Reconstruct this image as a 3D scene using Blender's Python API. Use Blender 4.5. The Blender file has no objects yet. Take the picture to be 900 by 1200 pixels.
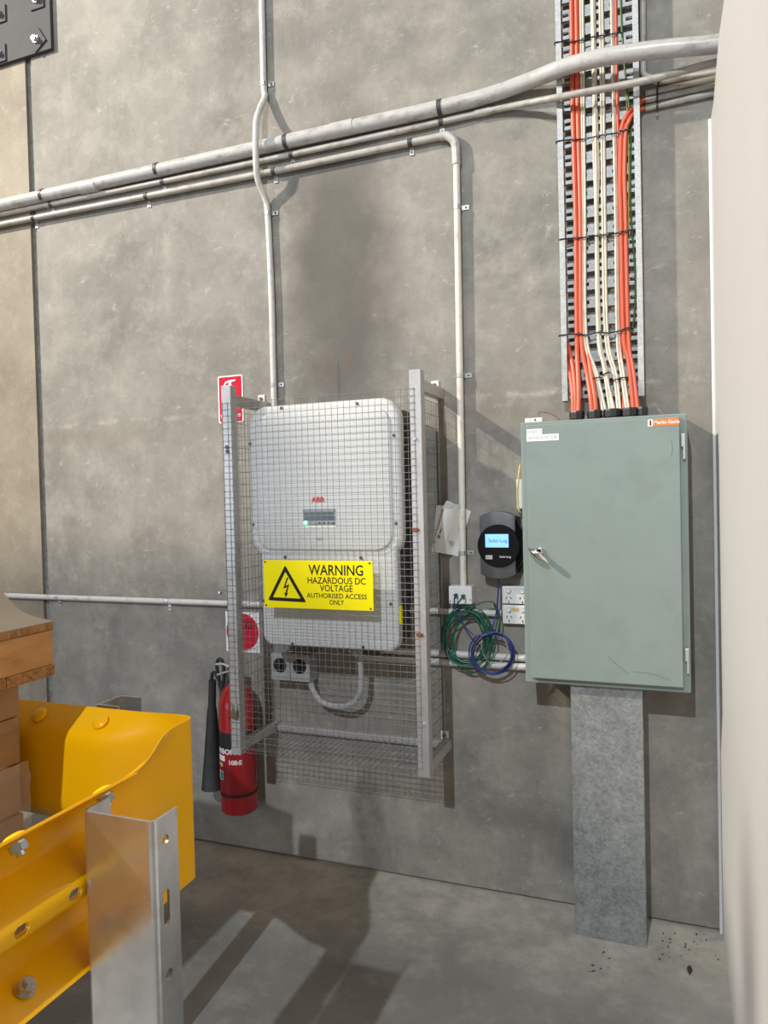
import bpy, bmesh, math, random
from mathutils import Vector, Matrix
random.seed(7)
PI = math.pi
scn = bpy.context.scene
COL = scn.collection

# ------------------------------------------------------------------ camera
F_PX = 859.6
RIGHT = Vector((0.9326821, 0.35988894, -0.02416727))
DOWN = Vector((-0.01464379, -0.02916567, -0.99946732))
FWD = Vector((-0.36040209, 0.93253917, -0.02193216))
CAM = Vector((0.0, -2.855, 1.6))
cam_d = bpy.data.cameras.new('camera')
cam_d.sensor_fit = 'VERTICAL'
cam_d.sensor_height = 36.0
cam_d.lens = F_PX / 1200.0 * 36.0
cam_d.clip_start = 0.02
cam_o = bpy.data.objects.new('camera', cam_d)
COL.objects.link(cam_o)
M3 = Matrix((RIGHT, -DOWN, -FWD)).transposed()
cam_o.matrix_world = Matrix.Translation(CAM) @ M3.to_4x4()
scn.camera = cam_o

# ------------------------------------------------------------------ light
scn.view_settings.view_transform = 'Standard'
scn.view_settings.look = 'None'
scn.view_settings.gamma = 1.0
scn.view_settings.use_curve_mapping = False
scn.view_settings.exposure = 0.22
world = bpy.data.worlds.new('world')
scn.world = world
world.use_nodes = True
world.node_tree.nodes['Background'].inputs[0].default_value = (1.0, 0.93, 0.83, 1)
world.node_tree.nodes['Background'].inputs[1].default_value = 0.20


def area_light(name, loc, target, shape, sx, sy, watts, col):
    d = bpy.data.lights.new(name, 'AREA')
    d.shape = shape
    d.size = sx
    if shape == 'RECTANGLE':
        d.size_y = sy
    d.energy = watts
    d.color = col
    o = bpy.data.objects.new(name, d)
    COL.objects.link(o)
    o.location = loc
    o.rotation_euler = (Vector(target) - Vector(loc)).to_track_quat('-Z', 'Y').to_euler()
    return o


# high bay lamps under the warehouse roof and a roller door standing open behind the camera
area_light('high_bay_lamp', (-0.75, -9.0, 7.1), (-0.6, 0, 1.5), 'DISK', 0.14, 0, 540, (0.82, 0.91, 1.0))
area_light('high_bay_lamp', (-8.5, -4.6, 7.6), (-0.8, 0, 1.5), 'DISK', 0.32, 0, 1250, (1.0, 0.92, 0.79))
area_light('roller_door_daylight', (-8.0, -11.0, 2.0), (-0.5, 0, 1.0), 'RECTANGLE', 4.0, 3.6, 260, (0.72, 0.84, 1.0))


# ------------------------------------------------------------------ pixel to place
def ray(px, py):
    return RIGHT * ((px - 450) / F_PX) + DOWN * ((py - 600) / F_PX) + FWD


def PY(px, py, y=0.0):
    v = ray(px, py)
    return CAM + v * ((y - CAM.y) / v.y)


def PZ(px, py, z=0.0):
    v = ray(px, py)
    return CAM + v * ((z - CAM.z) / v.z)


def PX(px, py, x=0.0):
    v = ray(px, py)
    return CAM + v * ((x - CAM.x) / v.x)


# ------------------------------------------------------------------ materials
def new_mat(name):
    m = bpy.data.materials.new(name)
    m.use_nodes = True
    nt = m.node_tree
    return m, nt, nt.nodes['Principled BSDF']


def nd(nt, kind, **kw):
    n = nt.nodes.new(kind)
    for k, v in kw.items():
        if k.startswith('in_'):
            n.inputs[k[3:].replace('_', ' ')].default_value = v
        else:
            setattr(n, k, v)
    return n


def sock(nt, v, s):
    if isinstance(v, (int, float)):
        s.default_value = v
    elif isinstance(v, (tuple, list)):
        s.default_value = v if len(v) == 4 else (*v, 1)
    else:
        nt.links.new(v, s)


def mixc(nt, fac, a, b, mode='MIX'):
    n = nt.nodes.new('ShaderNodeMix')
    n.data_type = 'RGBA'
    n.blend_type = mode
    sock(nt, fac, n.inputs[0])
    sock(nt, a, n.inputs[6])
    sock(nt, b, n.inputs[7])
    return n.outputs[2]


def math_(nt, op, a, b=0.0, clamp=False):
    n = nt.nodes.new('ShaderNodeMath')
    n.operation = op
    n.use_clamp = clamp
    sock(nt, a, n.inputs[0])
    sock(nt, b, n.inputs[1])
    return n.outputs[0]


def noise(nt, co, scale, detail=4, rough=0.55, dist=0.0):
    n = nt.nodes.new('ShaderNodeTexNoise')
    n.inputs['Scale'].default_value = scale
    n.inputs['Detail'].default_value = detail
    n.inputs['Roughness'].default_value = rough
    n.inputs['Distortion'].default_value = dist
    nt.links.new(co, n.inputs['Vector'])
    return n.outputs['Fac']


def ramp(nt, v, stops):
    n = nt.nodes.new('ShaderNodeValToRGB')
    e = n.color_ramp.elements
    while len(e) < len(stops):
        e.new(0.5)
    for i, (p, c) in enumerate(stops):
        e[i].position = p
        e[i].color = (c, c, c, 1) if isinstance(c, (int, float)) else (*c, 1)
    nt.links.new(v, n.inputs[0])
    return n.outputs[0]


def objco(nt, scale=(1, 1, 1)):
    t = nt.nodes.new('ShaderNodeTexCoord')
    if scale == (1, 1, 1):
        return t.outputs['Object']
    m = nt.nodes.new('ShaderNodeMapping')
    m.inputs['Scale'].default_value = scale
    nt.links.new(t.outputs['Object'], m.inputs['Vector'])
    return m.outputs[0]


def bump(nt, bs, h, strength, dist):
    b = nt.nodes.new('ShaderNodeBump')
    b.inputs['Strength'].default_value = strength
    b.inputs['Distance'].default_value = dist
    nt.links.new(h, b.inputs['Height'])
    nt.links.new(b.outputs[0], bs.inputs['Normal'])


def mat(name, col, rough=0.5, metal=0.0, var=0.0, vscale=20.0, bmp=0.0, dirt=None, dscale=9.0, damt=0.5, stretch=(1, 1, 1), emit=None, estr=0.0, coat=0.0):
    m, nt, bs = new_mat(name)
    bs.inputs['Roughness'].default_value = rough
    bs.inputs['Metallic'].default_value = metal
    bs.inputs['Base Color'].default_value = (*col, 1)
    if coat:
        bs.inputs['Coat Weight'].default_value = coat
        bs.inputs['Coat Roughness'].default_value = 0.15
    if var or dirt or bmp:
        co = objco(nt, stretch)
        n1 = noise(nt, co, vscale, 5, 0.6)
        c = col
        if var:
            lo = tuple(x * (1 - var) for x in col)
            hi = tuple(min(1, x * (1 + var)) for x in col)
            c = mixc(nt, ramp(nt, n1, [(0.3, 0.0), (0.7, 1.0)]), lo, hi)
        if dirt:
            n2 = noise(nt, co, dscale, 6, 0.65)
            c = mixc(nt, math_(nt, 'MULTIPLY', ramp(nt, n2, [(0.5, 0.0), (0.72, 1.0)]), damt), c, dirt)
        sock(nt, c, bs.inputs['Base Color'])
        if bmp:
            bump(nt, bs, n1, bmp, 0.003)
    if emit:
        bs.inputs['Emission Color'].default_value = (*emit, 1)
        bs.inputs['Emission Strength'].default_value = estr
    return m


def blob(nt, co, x, z, rx, rz, y=0.0, ry=None):
    """soft elliptical patch on the wall around x, z (metres)"""
    mp = nt.nodes.new('ShaderNodeMapping')
    mp.vector_type = 'TEXTURE'
    mp.inputs['Location'].default_value = (x, y, z)
    mp.inputs['Scale'].default_value = (rx, ry or 3.0, rz)
    nt.links.new(co, mp.inputs['Vector'])
    g = nt.nodes.new('ShaderNodeTexGradient')
    g.gradient_type = 'SPHERICAL'
    nt.links.new(mp.outputs[0], g.inputs[0])
    return g.outputs['Fac']


def warped(nt, co, scale, amt):
    n = nt.nodes.new('ShaderNodeTexNoise')
    n.inputs['Scale'].default_value = scale
    n.inputs['Detail'].default_value = 5
    nt.links.new(co, n.inputs['Vector'])
    v = nt.nodes.new('ShaderNodeVectorMath')
    v.operation = 'SUBTRACT'
    nt.links.new(n.outputs['Color'], v.inputs[0])
    v.inputs[1].default_value = (0.5, 0.5, 0.5)
    s = nt.nodes.new('ShaderNodeVectorMath')
    s.operation = 'SCALE'
    nt.links.new(v.outputs[0], s.inputs[0])
    s.inputs['Scale'].default_value = amt
    a = nt.nodes.new('ShaderNodeVectorMath')
    a.operation = 'ADD'
    nt.links.new(co, a.inputs[0])
    nt.links.new(s.outputs[0], a.inputs[1])
    return a.outputs[0]


def concrete_wall(name, base, light, dark, stains=True):
    m, nt, bs = new_mat(name)
    co = objco(nt)
    big = noise(nt, co, 1.5, 8, 0.66, 0.2)
    mid = noise(nt, co, 5.5, 10, 0.74, 0.15)
    fine = noise(nt, co, 70, 6, 0.7)
    sx = objco(nt, (1.0, 1.0, 0.22))
    streak = noise(nt, sx, 9, 5, 0.6, 0.3)
    c = mixc(nt, ramp(nt, big, [(0.33, 0.0), (0.64, 1.0)]), dark, base)
    cl = noise(nt, co, 2.6, 9, 0.72, 0.3)
    c = mixc(nt, math_(nt, 'MULTIPLY', ramp(nt, cl, [(0.46, 0.0), (0.68, 1.0)]), 0.42), c, light)
    c = mixc(nt, math_(nt, 'MULTIPLY', ramp(nt, mid, [(0.50, 0.0), (0.74, 1.0)]), 0.65), c, light)
    c = mixc(nt, math_(nt, 'MULTIPLY', ramp(nt, mid, [(0.28, 1.0), (0.46, 0.0)]), 0.5), c, dark)
    c = mixc(nt, math_(nt, 'MULTIPLY', ramp(nt, streak, [(0.55, 0.0), (0.75, 1.0)]), 0.25), c, light)
    # fine pale scratches and trowel flecks
    fl = noise(nt, objco(nt, (1.0, 1.0, 1.5)), 14, 10, 0.78, 0.5)
    c = mixc(nt, math_(nt, 'MULTIPLY', ramp(nt, fl, [(0.58, 0.0), (0.68, 1.0)]), 0.45), c, tuple(min(1, x * 1.45) for x in light))
    c = mixc(nt, 0.22, c, mixc(nt, fine, (0.25, 0.25, 0.25), (0.75, 0.75, 0.75)), 'OVERLAY')
    if stains:
        w = warped(nt, co, 5.0, 0.22)
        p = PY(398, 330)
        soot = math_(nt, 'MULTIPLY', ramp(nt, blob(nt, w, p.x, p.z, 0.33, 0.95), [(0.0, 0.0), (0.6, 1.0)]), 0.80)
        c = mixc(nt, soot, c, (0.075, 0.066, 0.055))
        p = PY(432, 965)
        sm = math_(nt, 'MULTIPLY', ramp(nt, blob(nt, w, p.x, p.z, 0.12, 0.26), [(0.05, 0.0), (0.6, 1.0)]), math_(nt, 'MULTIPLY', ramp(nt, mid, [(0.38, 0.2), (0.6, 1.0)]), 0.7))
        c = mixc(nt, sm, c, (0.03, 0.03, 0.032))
        # pour line near the top of the meter box
        sep = nt.nodes.new('ShaderNodeSeparateXYZ')
        nt.links.new(warped(nt, co, 2.5, 0.05), sep.inputs[0])
        zl = PY(620, 458.7).z
        d = math_(nt, 'ABSOLUTE', math_(nt, 'SUBTRACT', sep.outputs[2], zl))
        ln = math_(nt, 'SUBTRACT', 1.0, math_(nt, 'DIVIDE', d, 0.018), True)
        ln = math_(nt, 'MULTIPLY', ln, ramp(nt, mid, [(0.46, 0.0), (0.62, 0.45)]), True)
        c = mixc(nt, ln, c, (0.62, 0.56, 0.46))
        zs = math_(nt, 'SUBTRACT', sep.outputs[2], zl)
        band = math_(nt, 'SUBTRACT', 1.0, math_(nt, 'ABSOLUTE', math_(nt, 'DIVIDE', math_(nt, 'ADD', zs, 0.07), 0.10)), True)
        c = mixc(nt, math_(nt, 'MULTIPLY', band, 0.30), c, (0.20, 0.165, 0.125))
        # little rust marks over the inverter
        for (px, py, rx, rz) in ((385, 432, 0.012, 0.05), (407, 426, 0.013, 0.035), (397, 445, 0.010, 0.10), (8, 505, 0.10, 0.10)):
            q = PY(px, py)
            b = math_(nt, 'MULTIPLY', ramp(nt, blob(nt, w if px < 50 else co, q.x, q.z, rx, rz), [(0.0, 0.0), (0.4, 1.0)]), 0.45)
            c = mixc(nt, b, c, (0.16, 0.085, 0.035) if px != 397 else (0.06, 0.055, 0.05))
    sock(nt, c, bs.inputs['Base Color'])
    bs.inputs['Roughness'].default_value = 0.72
    h = math_(nt, 'ADD', math_(nt, 'MULTIPLY', mid, 0.6), math_(nt, 'MULTIPLY', fine, 0.25))
    bump(nt, bs, h, 0.35, 0.006)
    return m


def concrete_floor(name):
    m, nt, bs = new_mat(name)
    co = objco(nt)
    big = noise(nt, co, 1.6, 6, 0.6, 0.5)
    mid = noise(nt, co, 6.5, 10, 0.74, 0.15)
    fine = noise(nt, co, 90, 5, 0.7)
    c = mixc(nt, ramp(nt, big, [(0.3, 0.0), (0.7, 1.0)]), (0.165, 0.16, 0.147), (0.265, 0.257, 0.236))
    c = mixc(nt, math_(nt, 'MULTIPLY', ramp(nt, mid, [(0.5, 0.0), (0.75, 1.0)]), 0.5), c, (0.44, 0.42, 0.38))
    c = mixc(nt, math_(nt, 'MULTIPLY', ramp(nt, mid, [(0.28, 1.0), (0.42, 0.0)]), 0.45), c, (0.13, 0.125, 0.112))
    # pale dust swept against the wall
    sep = nt.nodes.new('ShaderNodeSeparateXYZ')
    nt.links.new(warped(nt, co, 3.0, 0.30), sep.inputs[0])
    dust = math_(nt, 'ADD', 1.0, math_(nt, 'MULTIPLY', sep.outputs[1], 1.7), True)
    dust = math_(nt, 'MULTIPLY', dust, ramp(nt, mid, [(0.3, 0.25), (0.6, 1.0)]))
    c = mixc(nt, math_(nt, 'MULTIPLY', dust, 0.85), c, (0.60, 0.55, 0.455))
    c = mixc(nt, 0.25, c, mixc(nt, fine, (0.25, 0.25, 0.25), (0.75, 0.75, 0.75)), 'OVERLAY')
    sp = noise(nt, co, 45, 3, 0.5)
    c = mixc(nt, ramp(nt, sp, [(0.74, 0.0), (0.78, 0.8)]), c, (0.06, 0.055, 0.05))
    sock(nt, c, bs.inputs['Base Color'])
    bs.inputs['Roughness'].default_value = 0.62
    bump(nt, bs, math_(nt, 'ADD', mid, math_(nt, 'MULTIPLY', fine, 0.4)), 0.3, 0.004)
    return m


def galvanised(name, a, b, scale=60, rough=0.45, metal=0.6):
    m, nt, bs = new_mat(name)
    co = objco(nt)
    v = nt.nodes.new('ShaderNodeTexVoronoi')
    v.inputs['Scale'].default_value = scale
    nt.links.new(warped(nt, co, scale * 0.6, 0.03), v.inputs['Vector'])
    s = nt.nodes.new('ShaderNodeSeparateColor')
    nt.links.new(v.outputs['Color'], s.inputs[0])
    n = noise(nt, co, scale * 0.15, 6, 0.65, 0.6)
    f = math_(nt, 'ADD', math_(nt, 'MULTIPLY', s.outputs[0], 0.5), math_(nt, 'MULTIPLY', ramp(nt, n, [(0.3, 0.0), (0.7, 1.0)]), 0.5))
    sock(nt, mixc(nt, f, a, b), bs.inputs['Base Color'])
    bs.inputs['Metallic'].default_value = metal
    sock(nt, math_(nt, 'ADD', math_(nt, 'MULTIPLY', n, 0.25), rough - 0.12), bs.inputs['Roughness'])
    return m


def wood(name, a, b, scale, stretch, rough=0.6):
    m, nt, bs = new_mat(name)
    co = objco(nt, stretch)
    n = noise(nt, co, scale, 7, 0.62, 1.2)
    c = mixc(nt, ramp(nt, n, [(0.32, 0.0), (0.5, 0.55), (0.68, 1.0)]), a, b)
    sock(nt, c, bs.inputs['Base Color'])
    bs.inputs['Roughness'].default_value = rough
    bump(nt, bs, n, 0.4, 0.003)
    return m


M = {}
M['wall'] = concrete_wall('concrete_wall', (0.280, 0.258, 0.222), (0.41, 0.38, 0.325), (0.155, 0.144, 0.126))
M['panel'] = concrete_wall('concrete_panel_beige', (0.31, 0.265, 0.20), (0.38, 0.335, 0.265), (0.205, 0.17, 0.125), False)
M['floor'] = concrete_floor('concrete_floor')
M['sealant'] = mat('joint_sealant', (0.19, 0.183, 0.172), 0.7, var=0.35, vscale=40, bmp=0.5)
M['plaster'] = mat('white_plaster', (0.585, 0.575, 0.565), 0.6, var=0.015, vscale=3, dirt=(0.60, 0.57, 0.53), dscale=4, damt=0.18)
M['trim'] = mat('white_bead', (0.66, 0.65, 0.63), 0.5)
M['pipe_grey'] = mat('conduit_grey', (0.50, 0.485, 0.46), 0.33, var=0.10, vscale=25, dirt=(0.20, 0.17, 0.13), dscale=26, damt=0.75, stretch=(0.6, 1, 1))
M['pipe_tan'] = mat('conduit_tan', (0.44, 0.41, 0.365), 0.42, var=0.12, vscale=25, dirt=(0.17, 0.13, 0.09), dscale=24, damt=0.7, stretch=(0.6, 1, 1))
M['pipe_cream'] = mat('conduit_cream', (0.72, 0.67, 0.58), 0.4, var=0.06, vscale=22, dirt=(0.30, 0.25, 0.19), dscale=22, damt=0.55)
M['pipe_white'] = mat('conduit_white', (0.64, 0.62, 0.59), 0.4, var=0.08, vscale=22, dirt=(0.25, 0.22, 0.18), dscale=22, damt=0.6)
M['clip'] = mat('zinc_clip', (0.55, 0.55, 0.54), 0.32, 0.55, var=0.12, vscale=60)
M['dark_clip'] = mat('dark_strap', (0.05, 0.05, 0.052), 0.5)
M['screw'] = mat('screw_dark', (0.10, 0.095, 0.09), 0.45, 0.5)
M['bolt'] = mat('bolt_bright', (0.62, 0.61, 0.59), 0.3, 0.7)
M['tray'] = galvanised('tray_zinc', (0.30, 0.30, 0.295), (0.56, 0.555, 0.53), 150, 0.55, 0.25)
M['rung'] = galvanised('rung_zinc', (0.26, 0.26, 0.255), (0.50, 0.50, 0.48), 120, 0.5, 0.35)
M['trunk'] = galvanised('trunking_zinc', (0.14, 0.147, 0.145), (0.34, 0.35, 0.34), 130, 0.55, 0.25)
M['post'] = mat('post_zinc', (0.60, 0.605, 0.61), 0.27, 0.92, var=0.16, vscale=9, bmp=0.12, dirt=(0.34, 0.34, 0.35), dscale=14, damt=0.55)
M['orange'] = mat('orange_sheath', (0.64, 0.105, 0.048), 0.45, var=0.08, vscale=12)
M['white_cable'] = mat('cream_sheath', (0.66, 0.59, 0.48), 0.5, var=0.10, vscale=14, dirt=(0.30, 0.25, 0.18), dscale=30, damt=0.4)
M['earth'] = mat('earth_sheath', (0.06, 0.14, 0.04), 0.45)
M['earth_yellow'] = mat('earth_yellow', (0.62, 0.50, 0.10), 0.45)
M['black'] = mat('black_plastic', (0.014, 0.014, 0.015), 0.42)
M['black_rubber'] = mat('black_rubber', (0.022, 0.021, 0.021), 0.6, var=0.25, vscale=30)
M['db'] = mat('grey_green_enamel', (0.225, 0.272, 0.246), 0.38, var=0.035, vscale=5, dirt=(0.15, 0.18, 0.16), dscale=7, damt=0.35)
M['db_dark'] = mat('green_gap', (0.08, 0.10, 0.09), 0.6)
M['hinge'] = mat('hinge_zinc', (0.50, 0.51, 0.49), 0.4, 0.5)
M['chrome'] = mat('chrome', (0.80, 0.80, 0.79), 0.12, 1.0)
M['label'] = mat('label_white', (0.80, 0.79, 0.76), 0.5)
M['ink'] = mat('ink_black', (0.015, 0.015, 0.015), 0.55)
M['ink_grey'] = mat('ink_grey', (0.35, 0.345, 0.33), 0.55)
M['sticker'] = mat('sticker_orange', (0.80, 0.19, 0.03), 0.5)
M['alu'] = mat('aluminium_tube', (0.50, 0.485, 0.475), 0.38, 0.35, var=0.08, vscale=30, dirt=(0.30, 0.28, 0.26), dscale=14, damt=0.4)
M['wire'] = mat('mesh_wire', (0.24, 0.235, 0.225), 0.45, 0.5, var=0.15, vscale=20)
M['inv'] = mat('inverter_white', (0.60, 0.60, 0.585), 0.42, var=0.02, vscale=6)
M['inv_low'] = mat('inverter_lower', (0.57, 0.575, 0.57), 0.42)
M['chassis'] = mat('heat_sink_dark', (0.035, 0.035, 0.036), 0.5, 0.3)
M['bezel'] = mat('bezel_grey', (0.26, 0.28, 0.31), 0.4)
M['lcd'] = mat('lcd_dark', (0.018, 0.03, 0.02), 0.2)
M['led'] = mat('led_green', (0.1, 0.8, 0.25), 0.3, emit=(0.10, 1.0, 0.30), estr=9.0)
M['red_ink'] = mat('red_ink', (0.62, 0.03, 0.03), 0.5)
M['socket'] = mat('socket_grey', (0.36, 0.36, 0.36), 0.5, var=0.06)
M['flex'] = mat('flex_grey', (0.42, 0.42, 0.42), 0.5)
M['yellow_sign'] = mat('sign_yellow', (0.90, 0.76, 0.0), 0.6)
M['sign_red'] = mat('sign_red', (0.56, 0.0, 0.026), 0.6)
M['sign_white'] = mat('sign_white', (0.80, 0.77, 0.77), 0.4)
M['ext_red'] = mat('extinguisher_red', (0.40, 0.008, 0.013), 0.25, coat=0.4)
M['ext_label'] = mat('extinguisher_label_red', (0.30, 0.008, 0.013), 0.38)
M['green_label'] = mat('label_green', (0.02, 0.22, 0.15), 0.4)
M['brass'] = mat('padlock_brass', (0.30, 0.24, 0.15), 0.4, 0.8)
M['rust'] = mat('rusty_screw', (0.22, 0.07, 0.035), 0.7)
M['paper'] = mat('paper', (0.70, 0.69, 0.655), 0.6, var=0.03, vscale=20)
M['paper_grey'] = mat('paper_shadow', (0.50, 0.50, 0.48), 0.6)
M['logger'] = mat('logger_grey', (0.085, 0.088, 0.095), 0.42)
M['logger_black'] = mat('logger_black', (0.006, 0.006, 0.007), 0.32)
M['screen'] = mat('blue_screen', (0.15, 0.35, 0.8), 0.3, emit=(0.22, 0.47, 1.0), estr=0.95)
M['screen_ink'] = mat('screen_ink', (0.01, 0.03, 0.2), 0.4)
M['pvc'] = mat('white_pvc', (0.78, 0.77, 0.745), 0.35, var=0.03, vscale=25, dirt=(0.5, 0.46, 0.40), dscale=30, damt=0.35)
M['tape'] = mat('tan_tape', (0.62, 0.45, 0.22), 0.5)
M['green_cable'] = mat('green_sheath', (0.008, 0.11, 0.07), 0.42)
M['blue_cable'] = mat('blue_sheath', (0.018, 0.035, 0.16), 0.42)
M['grey_cable'] = mat('grey_sheath', (0.30, 0.28, 0.25), 0.5)
M['yellow_cable'] = mat('yellow_sheath', (0.70, 0.52, 0.14), 0.45)
M['rail'] = mat('guardrail_yellow', (0.95, 0.47, 0.0), 0.36, var=0.02, vscale=7, coat=0.2)
M['plate'] = mat('dark_steel_plate', (0.075, 0.075, 0.078), 0.7, var=0.08, vscale=12)
M['chip'] = wood('chipboard', (0.17, 0.065, 0.016), (0.42, 0.205, 0.065), 55, (1, 0.7, 1))
M['timber'] = wood('timber', (0.34, 0.155, 0.042), (0.54, 0.29, 0.098), 7, (1, 0.5, 3.0))
M['carton'] = wood('brown_carton', (0.30, 0.175, 0.085), (0.40, 0.25, 0.13), 5, (1, 1, 3))
M['kraft'] = mat('kraft_sheet', (0.36, 0.275, 0.20), 0.7, var=0.06, vscale=9)
for k_ in ('sign_red', 'yellow_sign', 'ink', 'rail', 'logger_black', 'plate'):
    M[k_].node_tree.nodes['Principled BSDF'].inputs['Specular IOR Level'].default_value = 0.22
wm, wnt, wbs = new_mat('clear_wrap')
wbs.inputs['Base Color'].default_value = (0.9, 0.88, 0.85, 1)
wbs.inputs['Roughness'].default_value = 0.12
wbs.inputs['Alpha'].default_value = 0.22
M['wrap'] = wm

# ------------------------------------------------------------------ mesh building
WORLD = {}


class MB:
    def __init__(self):
        self.v, self.f, self.s = [], [], []

    def add(self, vs, fs, smooth=False):
        n = len(self.v)
        self.v += [Vector(p) for p in vs]
        self.f += [tuple(i + n for i in f) for f in fs]
        self.s += [smooth] * len(fs)
        return self

    def box(self, x0, x1, y0, y1, z0, z1, bev=0.0, seg=2):
        x0, x1 = sorted((x0, x1))
        y0, y1 = sorted((y0, y1))
        z0, z1 = sorted((z0, z1))
        if bev <= 0:
            vs = [(x, y, z) for x in (x0, x1) for y in (y0, y1) for z in (z0, z1)]
            return self.add(vs, [(0, 1, 3, 2), (4, 6, 7, 5), (0, 4, 5, 1), (2, 3, 7, 6), (0, 2, 6, 4), (1, 5, 7, 3)])
        bm = bmesh.new()
        bmesh.ops.create_cube(bm, size=1)
        for v in bm.verts:
            v.co = Vector(((x0 + x1) / 2 + v.co.x * (x1 - x0), (y0 + y1) / 2 + v.co.y * (y1 - y0), (z0 + z1) / 2 + v.co.z * (z1 - z0)))
        bmesh.ops.bevel(bm, geom=bm.edges[:], offset=bev, segments=seg, profile=0.5, affect='EDGES')
        bm.verts.index_update()
        self.add([v.co.copy() for v in bm.verts], [tuple(v.index for v in f.verts) for f in bm.faces], False)
        bm.free()
        return self

    def obox(self, c, ax, ay, az, hx, hy, hz):
        c = Vector(c)
        vs = [c + ax * (sx * hx) + ay * (sy * hy) + az * (sz * hz) for sx in (-1, 1) for sy in (-1, 1) for sz in (-1, 1)]
        return self.add(vs, [(0, 1, 3, 2), (4, 6, 7, 5), (0, 4, 5, 1), (2, 3, 7, 6), (0, 2, 6, 4), (1, 5, 7, 3)])

    def loft(self, loops, cap0=True, cap1=True, smooth=False):
        n = len(loops[0])
        vs = [p for l in loops for p in l]
        fs = []
        for a in range(len(loops) - 1):
            for i in range(n):
                j = (i + 1) % n
                fs.append((a * n + i, a * n + j, (a + 1) * n + j, (a + 1) * n + i))
        self.add(vs, fs, smooth)
        if cap0:
            self.add(loops[0], [tuple(range(n))[::-1]])
        if cap1:
            self.add(loops[-1], [tuple(range(n))])
        return self

    def tube(self, pts, r, n=10, caps=True, radii=None, closed=False):
        pts = [Vector(p) for p in pts]
        ts = []
        for i in range(len(pts)):
            a = pts[max(i - 1, 0)]
            b = pts[min(i + 1, len(pts) - 1)]
            if closed:
                a = pts[i - 1]
                b = pts[(i + 1) % len(pts)]
            ts.append((b - a).normalized())
        u = ts[0].orthogonal().normalized()
        loops = []
        for i, (p, t) in enumerate(zip(pts, ts)):
            u = (u - t * u.dot(t))
            if u.length < 1e-6:
                u = t.orthogonal()
            u.normalize()
            w = t.cross(u)
            rr = radii[i] if radii else r
            loops.append([p + (u * math.cos(2 * PI * k / n) + w * math.sin(2 * PI * k / n)) * rr for k in range(n)])
        return self.loft(loops, caps, caps, True)

    def cyl(self, a, b, r, n=16, r2=None):
        a, b = Vector(a), Vector(b)
        t = (b - a).normalized()
        u = t.orthogonal().normalized()
        w = t.cross(u)
        l = [[p + (u * math.cos(2 * PI * k / n) + w * math.sin(2 * PI * k / n)) * rr for k in range(n)] for p, rr in ((a, r), (b, r if r2 is None else r2))]
        return self.loft(l, True, True, n > 8)

    def lathe(self, prof, base, axis=Vector((0, 0, 1)), n=28, smooth=True):
        base = Vector(base)
        axis = axis.normalized()
        u = axis.orthogonal().normalized()
        w = axis.cross(u)
        loops = [[base + axis * h + (u * math.cos(2 * PI * k / n) + w * math.sin(2 * PI * k / n)) * max(r, 1e-5) for k in range(n)] for r, h in prof]
        return self.loft(loops, True, True, smooth)

    def build(self, name, material, parent=None, origin=None, sharp=35, solid=None):
        me = bpy.data.meshes.new(name)
        if parent is not None:
            o0 = WORLD[parent]
        elif origin is not None:
            o0 = Vector(origin)
        else:
            xs = [p.x for p in self.v]
            ys = [p.y for p in self.v]
            zs = [p.z for p in self.v]
            o0 = Vector(((min(xs) + max(xs)) / 2, (min(ys) + max(ys)) / 2, min(zs)))
        me.from_pydata([tuple(p - o0) for p in self.v], [], self.f)
        bm = bmesh.new()
        bm.from_mesh(me)
        bmesh.ops.remove_doubles(bm, verts=bm.verts, dist=1e-6)
        bmesh.ops.recalc_face_normals(bm, faces=bm.faces)
        bm.to_mesh(me)
        bm.free()
        if any(self.s):
            for p in me.polygons:
                p.use_smooth = True
            try:
                me.set_sharp_from_angle(angle=math.radians(sharp))
            except Exception:
                pass
        me.materials.append(material if not isinstance(material, str) else M[material])
        o = bpy.data.objects.new(name, me)
        COL.objects.link(o)
        if parent is not None:
            o.parent = parent
        else:
            o.location = o0
        WORLD[o] = o0
        return o


def thing(name, loc, label, cat, group=None):
    o = bpy.data.objects.new(name, None)
    COL.objects.link(o)
    o.location = loc
    o.empty_display_size = 0.05
    WORLD[o] = Vector(loc)
    return tag(o, label, cat, group)


def tag(o, label, cat, group=None):
    o['label'] = label
    o['category'] = cat
    if group:
        o['group'] = group
    return o


def struct(o):
    o['kind'] = 'structure'
    return o


def copy_part(o, parent, loc, rot=None):
    """another piece of the same mesh, at a place in the world"""
    c = o.copy()
    COL.objects.link(c)
    c.parent = parent
    c.location = Vector(loc) - (WORLD[parent] if parent else Vector((0, 0, 0)))
    WORLD[c] = Vector(loc)
    if rot is not None:
        c.rotation_euler = rot
    return c


def smooth_path(pts, sub=8):
    pts = [Vector(p) for p in pts]
    out = []
    for i in range(len(pts) - 1):
        p0 = pts[max(i - 1, 0)]
        p1, p2 = pts[i], pts[i + 1]
        p3 = pts[min(i + 2, len(pts) - 1)]
        for k in range(sub):
            t = k / sub
            out.append(0.5 * ((2 * p1) + (p2 - p0) * t + (2 * p0 - 5 * p1 + 4 * p2 - p3) * t * t + (3 * p1 - p0 - 3 * p2 + p3) * t ** 3))
    out.append(pts[-1])
    return out


def rrect(x0, x1, z0, z1, r, seg=6):
    pts = []
    for cx, cz, a0 in ((x1 - r, z1 - r, 0), (x0 + r, z1 - r, 90), (x0 + r, z0 + r, 180), (x1 - r, z0 + r, 270)):
        for k in range(seg + 1):
            a = math.radians(a0 + 90 * k / seg)
            pts.append((cx + r * math.cos(a), cz + r * math.sin(a)))
    return pts


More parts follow.
